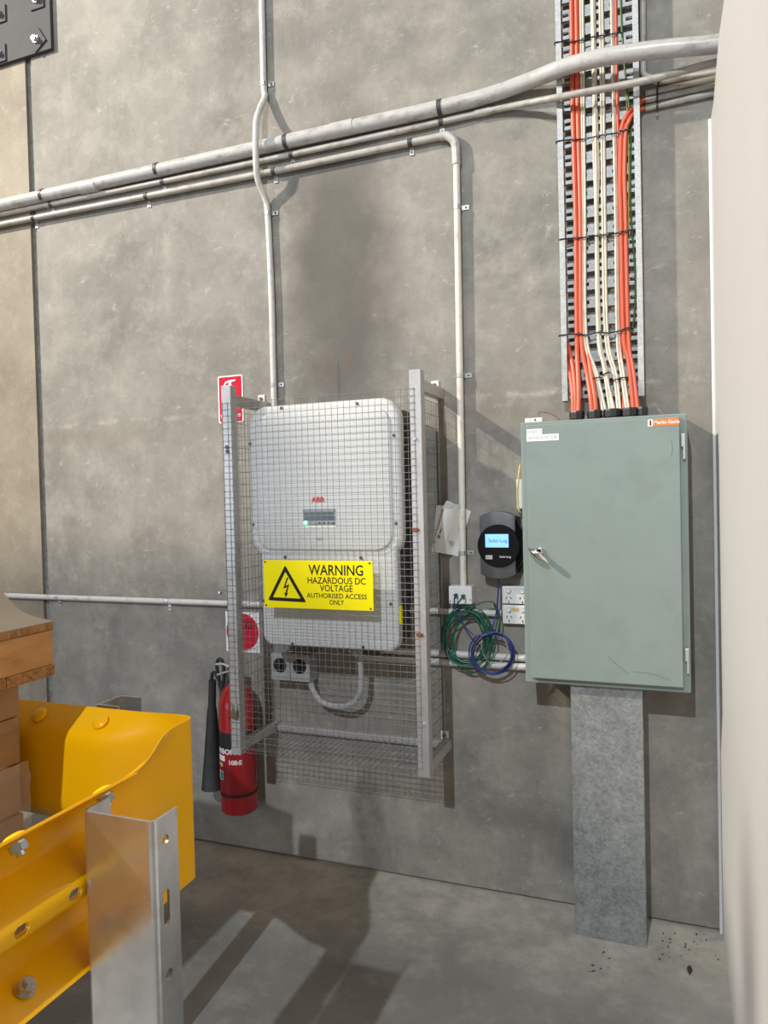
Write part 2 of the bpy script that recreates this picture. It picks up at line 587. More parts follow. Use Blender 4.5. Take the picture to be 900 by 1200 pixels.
def slab(mb, poly, y_back, y_front, edge=0.0, seg=4):
    """outline in the wall's plane, pulled out of the wall, with a rounded front edge"""
    cx = sum(p[0] for p in poly) / len(poly)
    cz = sum(p[1] for p in poly) / len(poly)
    wx = max(p[0] for p in poly) - cx
    wz = max(p[1] for p in poly) - cz

    def ins(d):
        return lambda p: (cx + (p[0] - cx) * (1 - d / wx), cz + (p[1] - cz) * (1 - d / wz))
    loops = [[Vector((p[0], y_back, p[1])) for p in poly]]
    if edge:
        for k in range(seg + 1):
            a = PI / 2 * k / seg
            f = ins(edge * (1 - math.cos(a)))
            y = y_front + edge * (1 - math.sin(a))
            loops.append([Vector((f(p)[0], y, f(p)[1])) for p in poly])
    else:
        loops.append([Vector((p[0], y_front, p[1])) for p in poly])
    return mb.loft(loops, True, True, edge > 0)


def text(s, size, x, y, z, material, parent, align='CENTER', name='lettering', bold=0.0, sx=1.0, xform=None, shear=0.0, fit=None):
    cu = bpy.data.curves.new('text', 'FONT')
    cu.body = s
    cu.size = size
    cu.align_x = align
    cu.align_y = 'CENTER'
    cu.offset = bold
    cu.resolution_u = 3
    cu.shear = shear
    to = bpy.data.objects.new('text', cu)
    COL.objects.link(to)
    dg = bpy.context.evaluated_depsgraph_get()
    me = bpy.data.meshes.new_from_object(to.evaluated_get(dg))
    bpy.data.objects.remove(to)
    bpy.data.curves.remove(cu)
    if fit:
        xs_ = [v.co.x for v in me.vertices]
        sx = fit / (max(xs_) - min(xs_))
    mb = MB()
    fn = xform or (lambda a, b: Vector((x + a * sx, y, z + b)))
    mb.add([fn(v.co.x, v.co.y) for v in me.vertices], [tuple(p.vertices) for p in me.polygons])
    bpy.data.meshes.remove(me)
    return mb.build(name, material, parent)


def cut_holes(o, cutters):
    """real holes: solidify plus difference, then baked into the mesh"""
    cs = []
    for mb in cutters:
        c = mb.build('cutter', 'black')
        cs.append(c)
        md = o.modifiers.new('cut', 'BOOLEAN')
        md.operation = 'DIFFERENCE'
        md.solver = 'EXACT'
        md.object = c
    bpy.context.view_layer.update()
    dg = bpy.context.evaluated_depsgraph_get()
    me = bpy.data.meshes.new_from_object(o.evaluated_get(dg))
    old = o.data
    o.modifiers.clear()
    o.data = me
    me.name = old.name
    for c in cs:
        WORLD.pop(c, None)
        bpy.data.objects.remove(c)


# ------------------------------------------------------------------ the setting
XJ = PY(45, 400).x                                   # panel joint
XR = 0.163                                           # white wall
wb = struct(MB().box(XJ + 0.014, 1.2, 0.0, 0.18, 0.012, 4.6).build('wall_back', 'wall', origin=(0, 0, 0)))
p = MB().box(-8.6, XJ - 0.026, 0.0, 0.18, 0.012, 4.6).build('concrete_panel', 'panel', wb)
p['label'] = 'beige precast concrete panel left of the joint'
MB().box(XJ - 0.03, XJ + 0.018, 0.016, 0.1, 0.0, 4.6).build('joint_sealant', 'sealant', wb)
MB().box(-8.6, 1.2, 0.03, 0.1, -0.01, 0.014).build('base_gap', 'sealant', wb)
struct(MB().box(-8.6, 1.2, -7.5, 0.2, -0.1, 0.0).build('floor', 'floor', origin=(0, 0, 0)))

# white plasterboard wall, its upper sheet cut back round the conduits
zc = PX(835, 122, XR).z
cut = [PX(836.0, 121, XR), PX(838.5, 90, XR), PX(842.5, 42, XR), PX(848.5, 0, XR)]
dcut = cut[-1] - cut[-2]
cut.append(cut[-1] + dcut * 3)
prof = [(-0.004, 0.0), (-0.004, zc)] + [(c.y - 0.004, c.z) for c in cut] + [(-2.3, cut[-1].z), (-2.3, 0.0)]
wr = struct(MB().loft([[Vector((XR, a, b)) for a, b in prof], [Vector((XR + 0.013, a, b)) for a, b in prof]]).build('wall_right', 'plaster', origin=(XR, 0, 0)))
struct(MB().box(XR - 0.010, XR + 0.0005, -0.012, -0.001, 0.0, zc - 0.01, 0.002).build('trim_1', 'trim'))

# ------------------------------------------------------------------ conduits
CLIPS = {}


def saddle(parent, c, d, side, r, material='clip', band='clip', hw=0.009):
    """a strap over the conduit at c (running along d) with one screwed tab towards side"""
    c = Vector(c)
    d = Vector(d).normalized()
    side = Vector(side)
    side = (side - d * side.dot(d)).normalized()
    out = Vector((0, -1, 0))
    mb = MB()
    n = 10
    loops = []
    for w in (-hw, hw):
        for rr in ((r + 0.0022, r + 0.0005) if w > 0 else (r + 0.0005, r + 0.0022)):
            l = []
            for k in range(n + 1):
                a = PI * k / n
                l.append(c + d * w + (side * math.cos(a) + out * math.sin(a)) * rr)
            loops.append(l)
    # loops order: inner near, outer near, outer far, inner far
    m = n + 1
    vs = [q for l in loops for q in l]
    fs = []
    for a, b in ((0, 1), (1, 2), (2, 3), (3, 0)):
        for k in range(n):
            fs.append((a * m + k, a * m + k + 1, b * m + k + 1, b * m + k))
    mb.add(vs, fs, True)
    o = mb.build('saddle_clip', band, parent)
    tc = c + side * (r + 0.0155)
    tc.y = -0.0028
    t = MB().obox(tc, side, d, out, 0.0145, hw, 0.0015)
    tab = t.build('clip_tab', material, o)
    MB().cyl(tc + side * 0.003 + out * 0.0015, tc + side * 0.003 + out * 0.004, 0.0042, 8).build('screw', 'screw', o)
    return o


def conduit(name, label, pts, r, material, n=14, smooth=True, sub=8):
    q = [PY(a, b, y) for a, b, y in pts]
    mb = MB().tube(smooth_path(q, sub) if smooth else q, r, n)
    return tag(mb.build(name, material), label, 'conduit'), q


def level(pts):
    """same height all along"""
    z = sum(p.z for p in pts) / len(pts)
    return [Vector((p.x, p.y, z)) for p in pts]


def far_left(a, b, x):
    t = (x - a.x) / (b.x - a.x)
    return a + (b - a) * t


# big conduit, hopping out over the cable tray
rb = 0.029
q = [PY(x, y, -0.031) for x, y in ((0, 241), (170, 203), (340, 165), (515, 126.5), (575, 111))]
q = [far_left(q[0], q[2], -5.0)] + q + [PY(x, y, yy) for x, y, yy in ((620, 95, -0.055), (667, 77, -0.105), (713, 66, -0.14), (776, 57.5, -0.155), (841, 51.5, -0.155))]
q.append(q[-1] + Vector((0.35, 0, (q[-1].z - q[-2].z) * 1.2)))
big = tag(MB().tube(smooth_path(q, 10), rb, 20).build('conduit', 'pipe_grey'), 'thick grey conduit bowing out over the cable tray', 'conduit')
dn = Vector((0, 0, -1))
for x, y in ((51, 229), (185, 199), (336, 166), (516, 126)):
    c = PY(x, y, -0.031)
    saddle(big, c, (1, 0, 0), dn, rb, band='dark_clip')
for x, y in ((105, 218.5), (402, 151)):
    c = PY(x, y, -0.031)
    MB().cyl(c - Vector((0.05, 0, 0)), c + Vector((0.05, 0, 0)), rb + 0.002, 20).build('coupling', 'pipe_grey', big)

rm = 0.0125
q = [PY(x, y, -0.0158) for x, y in ((0, 251.5), (170, 217), (340, 181.5), (512, 144), (570, 131))]
q = [far_left(q[0], q[2], -5.0)] + q + [PY(x, y, yy) for x, y, yy in ((620, 120.5, -0.045), (660, 113, -0.095), (744, 97, -0.105), (790, 86, -0.10), (838, 73.5, -0.09))]
q.append(q[-1] + Vector((0.35, 0, 0)))
c2 = tag(MB().tube(smooth_path(q, 8), rm, 14).build('conduit', 'pipe_tan'), 'thin grey conduit just under the thick one, crossing the tray', 'conduit')
for x, y in ((60, 239.5), (191, 213), (341.5, 181), (517, 143)):
    saddle(c2, PY(x, y, -0.0158), (1, 0, 0), dn, rm, band='dark_clip')
c = PY(566, 131.8, -0.0158)
MB().cyl(c - Vector((0.03, 0, 0)), c + Vector((0.03, 0, 0)), rm + 0.002, 14).build('coupling', 'pipe_tan', c2)

r3 = 0.0145
q = [PY(x, y, -0.0190) for x, y in ((0, 263.5), (170, 230.5), (340, 197), (480, 167.5))]
e = PY(534.5, 181, -0.0190)
k = PY(516, 160, -0.0190)
horiz = [far_left(q[0], q[2], -5.0)] + q + [k]
c3 = tag(MB().tube(horiz, r3, 14).build('conduit', 'pipe_tan'), 'lowest conduit of the slanting run, turning down to the data outlet box', 'conduit')
bend = smooth_path([k - Vector((0.06, 0, 0)), k, k + Vector((0.03, 0, -0.005)), Vector((e.x - 0.006, e.y, k.z - 0.032)), e, e - Vector((0, 0, 0.04))], 6)
MB().tube(bend[6:], r3 + 0.003, 14).build('elbow', 'pipe_grey', c3)
top = PY(534.8, 186, -0.0190)
bot = PY(543, 688, -0.0190)
MB().tube([top, (top + bot) / 2, bot], 0.0135, 14).build('drop_pipe', 'pipe_cream', c3)
for x, y in ((40, 255.5), (172, 230), (321, 200.5), (481, 167)):
    saddle(c3, PY(x, y, -0.0190), (1, 0, 0), dn, r3, band='dark_clip')
for x, y in ((535.8, 243), (539, 440), (541.8, 648)):
    saddle(c3, PY(x, y, -0.0190), (0, 0, 1), (1, 0, 0), 0.0135)

# upright conduit kinked over the slanting run, going down to the inverter
q = [PY(x, y, yy) for x, y, yy in ((306.8, 0, -0.0145), (309, 98, -0.0145), (310.5, 113, -0.0175), (304.5, 128, -0.05), (300, 146, -0.088), (300, 189, -0.085), (302.5, 212, -0.06), (311, 233, -0.024), (314, 255, -0.0145), (318, 340, -0.0145), (320, 420, -0.0145), (322, 490, -0.0145))]
q.insert(0, q[0] + Vector((0, 0, 0.6)))
v1 = tag(MB().tube(smooth_path(q, 6), 0.0135, 14).build('conduit', 'pipe_white'), 'upright white conduit kinked over the slanting conduits above the inverter', 'conduit')
for x, y in ((309, 99), (313.8, 250), (320.7, 451)):
    saddle(v1, PY(x, y, -0.0145), (0, 0, 1), (1, 0, 0), 0.0135)

# long low conduit behind the cage
q = [PY(x, y, -0.0145) for x, y in ((10, 699), (266, 707), (506, 714.5), (588, 718.5))]
z = q[1].z
lowc = tag(MB().tube([Vector((-5.0, -0.0145, z)), Vector((q[1].x, -0.0145, z)), Vector((q[3].x, -0.0145, z - 0.002))], 0.0135, 14).build('conduit', 'pipe_white'), 'long low white conduit passing behind the wire cage', 'conduit')
for x in (68, 197):
    c = PY(x, 704, -0.0145)
    saddle(lowc, (c.x, -0.0145, z), (1, 0, 0), dn, 0.0135)

# pair of conduits between cage and meter box
for i, (y0, y1, lab) in enumerate(((765.5, 771.5, 'upper of two short white conduits behind the blue cable coil'), (776, 781.5, 'lower of two short white conduits behind the blue cable coil'))):
    a, b = PY(519, y0, -0.016), PY(615, y1, -0.016)
    zz = (a.z + b.z) / 2
    xl = -1.16 - 0.10 * i
    pts = smooth_path([Vector((xl, -0.10, 1.02)), Vector((xl, -0.09, zz + 0.10)), Vector((xl + 0.03, -0.04, zz + 0.02)), Vector((xl + 0.10, -0.017, zz)), Vector((b.x - 0.3, -0.016, zz)), Vector((-0.4905, -0.016, zz))], 6)
    tag(MB().tube(pts, 0.0145, 14).build('conduit', 'pipe_white'), lab, 'conduit', 'short conduits between cage and meter box')

# four small conduits to the right of the tray
right_lab = ['topmost thin conduit right of the tray, elbowing up beside its rail', 'second thin conduit down to the right of the cable tray', 'third thin conduit down to the right of the cable tray', 'lowest thin conduit right of the cable tray']
rc = []
for i, (xa, ya, xb, yb) in enumerate(((770, 96.8, 837.5, 85), (769, 107.0, 837, 92.5), (769, 115.5, 836, 101), (769, 124, 835.5, 109.5))):
    a, b = PY(xa, ya, -0.0115), PY(xb, yb, -0.0115)
    ext = b + (b - a).normalized() * 0.4
    if i == 0:
        u0, u1 = PY(753.5, 0, -0.0115), PY(754, 78, -0.0115)
        pts = [u0 + Vector((0, 0, 0.5)), u0, u1] + smooth_path([u1, u1 + Vector((0.0, 0, -0.02)), u1 + Vector((0.008, 0, -0.036)), u1 + Vector((0.024, 0, -0.044)), a], 5)[1:] + [b, ext]
    else:
        pts = [a - (b - a).normalized() * 0.036, a, b, ext]
    o = tag(MB().tube(pts, 0.0112, 12).build('conduit', 'pipe_tan'), right_lab[i], 'conduit', 'thin conduits right of the tray')
    rc.append(o)
    s = saddle(o, a + (b - a) * 0.02, (1, 0, -0.02), dn, 0.0112, 'dark_clip', 'dark_clip', 0.0035)
    if i < 3:
        for ch in list(s.children):
            bpy.data.objects.remove(ch)

# ------------------------------------------------------------------ cable tray
TX0, TX1 = -0.3585, -0.0710
TZ0, TZ1 = 1.936, 3.95
tray = thing('cable_tray', ((TX0 + TX1) / 2, 0, TZ0), 'galvanised slotted cable tray rising from the green meter box', 'cable tray')
for side, x in ((1, TX0), (-1, TX1)):
    pl = [(0, 0), (0.020, 0), (0.020, 0.0022), (0.0022, 0.0022), (0.0022, 0.048), (0.015, 0.048), (0.015, 0.05), (0, 0.05)]
    poly = [(x + side * a, -0.062 + b) for a, b in pl]
    ztop = TZ1
    MB().loft([[Vector((a, b, TZ0)) for a, b in poly], [Vector((a, b, ztop)) for a, b in poly]]).build('side_rail', 'tray', tray)
PITCH = 0.0665


def rung_mesh():
    mb = MB()
    x0, x1 = TX0 + 0.004, TX1 - 0.004
    h = 0.040
    zt = 0.0
    y0, y1 = -0.024, -0.0215
    slots = []
    sw = 0.024
    n = 5
    step = (x1 - x0) / n
    mb.box(x0, x1, y0, y1, 0.027, h)
    mb.box(x0, x1, y0, y1, 0, 0.014)
    for k in range(n + 1):
        xa = max(x0, x0 + k * step - (step - sw) / 2)
        xb = min(x1, x0 + k * step + (step - sw) / 2)
        mb.box(xa, xb, y0, y1, 0.014, 0.027)
    mb.box(x0, x1, y1, y1 + 0.010, h - 0.002, h)
    mb.box(x0, x1, y1, y1 + 0.010, 0, 0.002)
    return mb


first = None
zz = TZ0 + 0.010
while zz < TZ1 - 0.05:
    if first is None:
        mb = rung_mesh()
        for v in mb.v:
            v.z += zz
        o = mb.build('rung', 'rung', tray, sharp=10)
        first, z_first = o, zz
    else:
        c = first.copy()
        COL.objects.link(c)
        c.parent = tray
        c.location = (0, 0, zz - z_first)
        WORLD[c] = WORLD[tray] + c.location
    zz += PITCH

# ------------------------------------------------------------------ meter box
CX0, CX1, CZ0, CZ1, CYF = -0.490, 0.066, 0.911, 1.852, -0.200
db = thing('meter_box', ((CX0 + CX1) / 2, 0, CZ0), 'grey green steel meter box with closed door above the galvanised duct', 'electrical cabinet')
MB().box(CX0, CX1, CYF, -0.002, CZ0, CZ1, 0.004).build('body', 'db', db)
DX0, DX1, DZ0, DZ1 = -0.466, 0.042, 0.933, 1.840
door = MB().box(DX0, DX1, -0.2225, -0.2015, DZ0, DZ1, 0.003).build('door', 'db', db)
MB().box(DX0 + 0.004, DX1 - 0.004, -0.2022, -0.1995, DZ0 + 0.004, DZ1 - 0.004).build('door_seal', 'db_dark', db)
for px, py in ((800.5, 523), (805, 774)):
    c = PY(px, py, -0.205)
    h = MB().box(c.x - 0.006, c.x + 0.007, -0.217, -0.2, c.z - 0.002, c.z + 0.042, 0.002).build('hinge', 'hinge', db)
    MB().cyl((c.x + 0.003, -0.212, c.z - 0.042), (c.x + 0.003, -0.212, c.z + 0.002), 0.0045, 10).build('hinge_pin', 'hinge', h)
# T handle
hc = PY(632, 649, -0.2225)
hd = MB().cyl((hc.x, -0.2225, hc.z), (hc.x, -0.232, hc.z), 0.015, 18).cyl((hc.x, -0.232, hc.z), (hc.x, -0.262, hc.z), 0.011, 16, 0.009)
hd.box(hc.x - 0.012, hc.x + 0.012, -0.232, -0.222, hc.z - 0.006, hc.z + 0.022, 0.004)
hand = hd.build('handle', 'chrome', door)
ang = math.radians(-38)
dx = Vector((math.cos(ang), 0, math.sin(ang)))
dz = Vector((-math.sin(ang), 0, math.cos(ang)))
loops = []
for t in [i / 12 * 2 - 1 for i in range(13)]:
    w = 0.0105 * math.sqrt(max(0.03, 1 - abs(t) ** 2.2))
    cc = Vector((hc.x + 0.002, -0.266 + 0.010 * t * t, hc.z - 0.002)) + dx * (0.043 * t)
    loops.append([cc + dz * (w * math.cos(a)) + Vector((0, -1, 0)) * (0.006 * math.sin(a)) for a in [2 * PI * k / 10 for k in range(10)]])
MB().loft(loops, True, True, True).build('handle_blade', 'chrome', hand)


def door_label(x0, x1, y0, y1, m, s, tm, size, nm, cx=None):
    a, b = PY(x0, y0, -0.2228), PY(x1, y1, -0.2228)
    o = MB().box(a.x, b.x, -0.2236, -0.2224, b.z, a.z).build(nm, m, door)
    if s:
        text(s, size, (a.x + b.x) / 2 if cx is None else cx, -0.2239, (a.z + b.z) / 2, tm, o)
    return o, a, b


o, a, b = door_label(617, 635.5, 503.2, 509.2, 'label', 'UNIT 1', 'ink_grey', 0.0165, 'name_label')
o['label'] = 'short white label reading UNIT 1'
o, a, b = door_label(617, 655, 510.0, 515.8, 'label', 'W/HOUSE DB', 'ink_grey', 0.0165, 'name_label')
o['label'] = 'longer white label reading W/HOUSE DB'
o, a, b = door_label(759, 795.5, 491.8, 498, 'sticker', None, None, 0, 'maker_sticker')
o['label'] = 'orange sticker in the top corner of the door'
MB().box(a.x, a.x + 0.016, -0.2242, -0.2234, b.z, a.z).build('sticker_patch', 'label', o)
MB().box(a.x + 0.006, a.x + 0.011, -0.2246, -0.2240, b.z + 0.003, a.z - 0.003).build('sticker_mark', 'ink', o)
text('Merlin Gerin', 0.0155, a.x + 0.019, -0.2241, (a.z + b.z) / 2, 'label', o, 'LEFT', bold=0.0003)
# dark scuff scratches low on the door
for pts in (((712, 769), (722, 778), (737, 790)), ((742, 787), (765, 790), (785, 797)), ((786, 515), (788, 525), (786, 535))):
    MB().tube(smooth_path([PY(x, y, -0.2226) for x, y in pts], 5), 0.0007, 4).build('scratch', 'db_dark', door)

# cable glands on the box top
glands = []
for i, (x, rr) in enumerate(((676, 0.027), (697, 0.027), (717.5, 0.032), (738, 0.031), (752.5, 0.02))):
    c = PY(x, 482, -0.10)
    zt = CZ1
    mb = MB()
    mb.lathe([(rr * 0.85, 0), (rr * 0.85, 0.012), (rr, 0.012), (rr, 0.034), (rr * 0.92, 0.040), (rr * 0.6, 0.040)], (c.x, -0.10, zt - 0.001), n=8 if i != 2 else 10, smooth=False)
    glands.append(tag(mb.build('cable_gland', 'black'), ['black cable gland at the far left of the row on the meter box', 'second black gland, holding the right-hand orange pair of the left bundle', 'widest black gland, holding cream cables', 'black gland beside the widest one, holding cream and orange cables', 'small black gland at the right end of the row'][i], 'cable gland', 'glands on top of the meter box'))

# small terminal block on the box corner
c0, c1 = PY(616, 492, -0.15), PY(636, 486.5, -0.15)
tb = tag(MB().box(c0.x, c1.x, -0.165, -0.13, CZ1 - 0.0005, CZ1 + 0.018, 0.002).build('terminal_block', 'pvc'), 'small white connector block lying on top of the meter box', 'connector')
MB().cyl((c0.x + 0.037, -0.1655, CZ1 + 0.0105), (c0.x + 0.037, -0.1635, CZ1 + 0.0105), 0.004, 10).build('screw', 'screw', tb)
MB().box(c0.x + 0.018, c0.x + 0.0195, -0.1655, -0.1295, CZ1, CZ1 + 0.0185).build('seam', 'ink_grey', tb)
tag(MB().tube(smooth_path([PY(x, y, -0.14) for x, y in ((631, 487), (632, 483), (641, 483.5), (650, 487), (656, 492.5))], 6), 0.0016, 6).build('loose_wire', 'rust'), 'thin brown wire looping over the top of the meter box', 'wire')

# ------------------------------------------------------------------ cables in the tray
G = PY(676, 480, -0.10).z


def cable(name, m, pts, r, label, cat, group=None, n=8):
    q = []
    for pt in pts:
        x, y = pt[0], pt[1]
        yy = pt[2] if len(pt) > 2 else -0.044
        q.append(PY(x, y, yy))
    if pts[0][1] <= 0:
        q.insert(0, q[0] + Vector((0, 0, 0.5)))
    return tag(MB().tube(smooth_path(q, 5), r, n).build(name, m), label, cat, group)


LO = 'thick orange cable of the left pair, next to the left tray rail'
for pts in (((669.6, 0), (671, 120), (674.5, 250), (676, 392), (676.5, 423, -.05), (678, 455, -.08), (677.5, 487, -.10)),
            ((675.4, 0), (676.8, 120), (680.0, 250), (681.2, 392), (688, 438, -.06), (692, 465, -.09), (694, 487, -.10))):
    cable('power_cable', 'orange', pts, 0.0085, LO if pts[0][0] < 672 else 'thick orange cable of the left pair, next to the cream cables', 'cable', 'orange cables left in the tray')
for pts, lb in ((((665, 401, -.020), (668, 415, -.04), (671.5, 432, -.06), (674, 460, -.085), (674.0, 487, -.10)), 'short orange cable slipping out from under the left tray rail'),
                (((664.5, 420, -.022), (667.5, 435, -.05), (671, 460, -.085), (671.2, 487, -.10)), 'lower short orange cable hugging the left tray rail'),
                (((682.5, 396, -.035), (689, 416, -.045), (693, 440, -.065), (697, 465, -.09), (698.5, 487, -.10)), 'orange cable surfacing low in the tray beside the cream bundle')):
    cable('power_cable', 'orange', pts, 0.0078, lb, 'cable')
whites = [((680.0, 0), (681.5, 120), (683, 250), (684, 390), (697, 438, -.06), (707.5, 487, -.10)),
          ((682.8, 0), (684.2, 120), (685.6, 250), (687, 390), (699.8, 438, -.06), (711, 487, -.10)),
          ((693.0, 0), (695.5, 120), (695.8, 180), (698, 250), (700, 390), (707, 430, -.055), (715.5, 487, -.10)),
          ((696.3, 0), (698.6, 120), (701.5, 200), (700, 250), (703, 390), (710, 430, -.055), (718.5, 487, -.10)),
          ((694.8, 0, -.05), (697, 120, -.05), (698.6, 200, -.052), (698.7, 250, -.05), (701.4, 390, -.05), (708.7, 432, -.065), (721.5, 487, -.10)),
          ((702.8, 0), (704.5, 120), (706, 250), (709, 390), (719.5, 440, -.06), (724.5, 487, -.10)),
          ((705.8, 0), (707.5, 120), (709, 250), (712, 390), (722.5, 440, -.06), (727.5, 487, -.10)),
          ((716.2, 0), (718.5, 120), (721, 250), (722.8, 390), (727.5, 435, -.06), (735, 487, -.10)),
          ((718.0, 0, -.038), (720.2, 120, -.038), (723, 250, -.038), (725.2, 390, -.038), (730.5, 435, -.06), (738.0, 487, -.10))]
for k_, w_ in enumerate(whites):
    WL = 'slim cream cable ' + ('of the pair beside the left orange cables' if k_ < 2 else 'of the three strand bundle in the middle of the tray' if k_ < 5 else 'of the pair just right of the three strand bundle' if k_ < 7 else 'of the pair tied beside the slim orange cable')
    cable('cable', 'white_cable', w_, 0.0046, WL, 'cable', 'cream cables in the tray', 7)
cable('power_cable', 'orange', ((721.6, 0), (722.5, 70), (723.5, 120), (725, 200, -.034), (727, 300, -.032), (728, 400, -.034), (729.5, 445, -.05), (731, 487, -.10)), 0.0048, 'slim orange cable beside the cream bundle, right of the middle', 'cable')
RO = 'thick orange cable curving in from the right, next to the cream cables'
for pts in (((762, 116.5, -.0115), (752, 119, -.016), (742, 127, -.036), (734, 136, -.048), (728.5, 152, -.046), (726.5, 205, -.046), (727.3, 250), (730.5, 390), (736.5, 423, -.055), (743, 487, -.10)),
            ((762, 125.3, -.0115), (752, 127.5, -.018), (743, 133, -.040), (737, 142, -.05), (733, 156, -.046), (731.5, 205, -.046), (732.8, 250), (736.0, 390), (742, 435, -.06), (748, 487, -.10))):
    cable('power_cable', 'orange', pts, 0.0078, RO if pts[0][1] < 120 else 'thick orange cable curving in from the right, next to the right tray rail', 'cable', 'orange cables right in the tray')
cable('earth_cable', 'earth', ((727.4, 0), (729, 40), (732, 80, -.036), (735, 105, -.034), (739, 150, -.03), (738.5, 230, -.03), (741, 275, -.03), (744.5, 320, -.03), (743.5, 370, -.03), (738, 400, -.028), (742, 450, -.05), (752, 487, -.10)), 0.0034, 'thin dark green earth wire snaking down the right of the tray', 'cable')
cable('earth_cable', 'earth_yellow', ((731, 96, -.032), (735, 130, -.030), (737, 200, -.028), (736.5, 245, -.028), (738, 275, -.028)), 0.0022, 'thin yellow green earth wire at the right of the tray', 'cable')

# black ties
for i, row in enumerate((((651, 49.5), (667, 49), (681, 47), (695, 43), (705, 41.5), (719, 39.5), (727, 38)),
                         ((653, 165.5), (670, 163.5), (684, 163), (698, 160), (707, 158), (722, 156), (728, 153), (734, 152)),
                         ((656.5, 280.5), (673, 279), (686, 278), (700, 276), (709, 275), (724, 273), (731, 271), (741, 269.5)),
                         ((656.7, 393), (676, 391.5), (687, 392.5), (701, 389.5), (712, 390), (725, 388), (733, 385), (739, 384.5)))):
    q = [PY(x, y, -0.0645 if j == 0 else -0.0545) for j, (x, y) in enumerate(row)]
    q.insert(0, q[0] + Vector((-0.004, 0.02, 0)))
    q.append(q[-1] + Vector((0.008, 0.025, 0)))
    t = MB().tube(smooth_path(q, 4), 0.0024, 6)
    for c in q[2:-2]:
        t.obox(c + Vector((0.008, -0.002, 0)), Vector((1, 0, 0)), Vector((0, 1, 0)), Vector((0, 0, 1)), 0.004, 0.003, 0.0045)
    tag(t.build('cable_tie', 'black'), ['black cable tie row crossing the tray above the thick conduit', 'black cable tie row just below where the thin conduit crosses the tray', 'black cable tie row halfway between conduits and meter box', 'black cable tie row above the fanned out cable ends'][i], 'cable tie', 'cable ties across the tray')
for j, (a, b) in enumerate((((695, 443.5), (703, 442)), ((707, 439), (713, 436)), ((718, 446), (726, 443.5)), ((726, 443), (735, 442)))):
    c0, c1 = PY(a[0], a[1], -0.075), PY(b[0], b[1], -0.075)
    tag(MB().tube([c0 + Vector((-0.003, 0.02, 0)), c0, (c0 + c1) / 2 + Vector((0, -0.004, 0)), c1, c1 + Vector((0.003, 0.02, 0))], 0.0024, 6).build('cable_tie', 'black'), 'short black tie round the fanned out cream cables above the glands', 'cable tie', 'short ties above the glands')

# ------------------------------------------------------------------ galvanised duct to the floor
dk = thing('steel_duct', (-0.212, -0.09, 0), 'galvanised steel duct standing on the floor under the meter box', 'cable duct')
MB().box(-0.333, -0.090, -0.1825, -0.1810, 0.0, CZ0 - 0.001).build('cover', 'trunk', dk)
for x in (-0.3325, -0.0920):
    MB().box(x - 0.0008, x + 0.0008, -0.1809, -0.001, 0.0, CZ0 - 0.001).build('side_wall', 'trunk', dk)
MB().box(-0.3315, -0.0930, -0.0030, -0.001, 0.0, CZ0 - 0.001).build('back_plate', 'trunk', dk)

# ------------------------------------------------------------------ cage
FY = -0.330
PXL = (PY(260.5, 460, FY).x + PY(269.3, 880, FY).x) / 2
PXR = (PY(477, 440, FY).x + PY(492, 905, FY).x) / 2
PW = 0.044
zrt, zrb = PY(484, 433, FY).z, PY(496, 911, FY).z
zlt, zlb = PY(266, 451.5, FY).z, PY(275, 884.5, FY).z
cage = thing('wire_cage', ((PXL + PXR + PW) / 2, -0.16, min(zrb, zlb)), 'aluminium framed wire mesh cage fixed round the inverter', 'cage')
for x, z0, z1 in ((PXL, zlb, zlt), (PXR, zrb, zrt)):
    po = MB().box(x, x + PW, FY, FY + PW, z0, z1, 0.002).build('post', 'alu', cage)
    MB().box(x + 0.004, x + PW - 0.004, FY + 0.004, FY + PW - 0.004, z1 - 0.001, z1 + 0.0006).build('end_cap', 'alu', po)
zt1 = PY(515.5, 454.5).z
zt0 = PY(515.5, 472).z
zt1, zt0 = zrt - 0.03, zrt - 0.072
for x in (PXL, PXR):
    MB().box(x + 0.002, x + PW - 0.008, FY + PW, -0.001, zt0, zt1, 0.002).build('arm', 'alu', cage)
    MB().box(x + 0.002, x + PW - 0.008, FY + PW, -0.001, zrb + 0.002, zrb + 0.040, 0.002).build('arm', 'alu', cage)
    MB().box(x + 0.006, x + 0.012, -0.012, -0.001, zrb + 0.04, zt0).build('wall_strip', 'alu', cage)
for px, py, dxx in ((510, 451.5, 0), (307, 467.5, 0), (521.5, 861, 0)):
    c = PY(px, py)
    pl = MB().box(c.x - 0.016, c.x + 0.016, -0.005, -0.0005, c.z - 0.017, c.z + 0.017, 0.001).build('wall_plate', 'label', cage)
    MB().cyl((c.x, -0.005, c.z), (c.x, -0.016, c.z), 0.0075, 6).build('bolt', 'rust', pl)


def grid(mb, o, u, v, nu, nv, su, sv, r, nrm):
    """welded wires: nu wires along v spaced su on u, nv wires along u spaced sv on v"""
    for i in range(nu):
        a = o + u * (i * su)
        b = a + v * ((nv - 1) * sv)
        mb.tube([a - v * 0.004, b + v * 0.004], r, 5)
    for j in range(nv):
        a = o + v * (j * sv) + nrm * (r * 1.7)
        b = a + u * ((nu - 1) * su)
        mb.tube([a - u * 0.004, b + u * 0.004], r, 5)


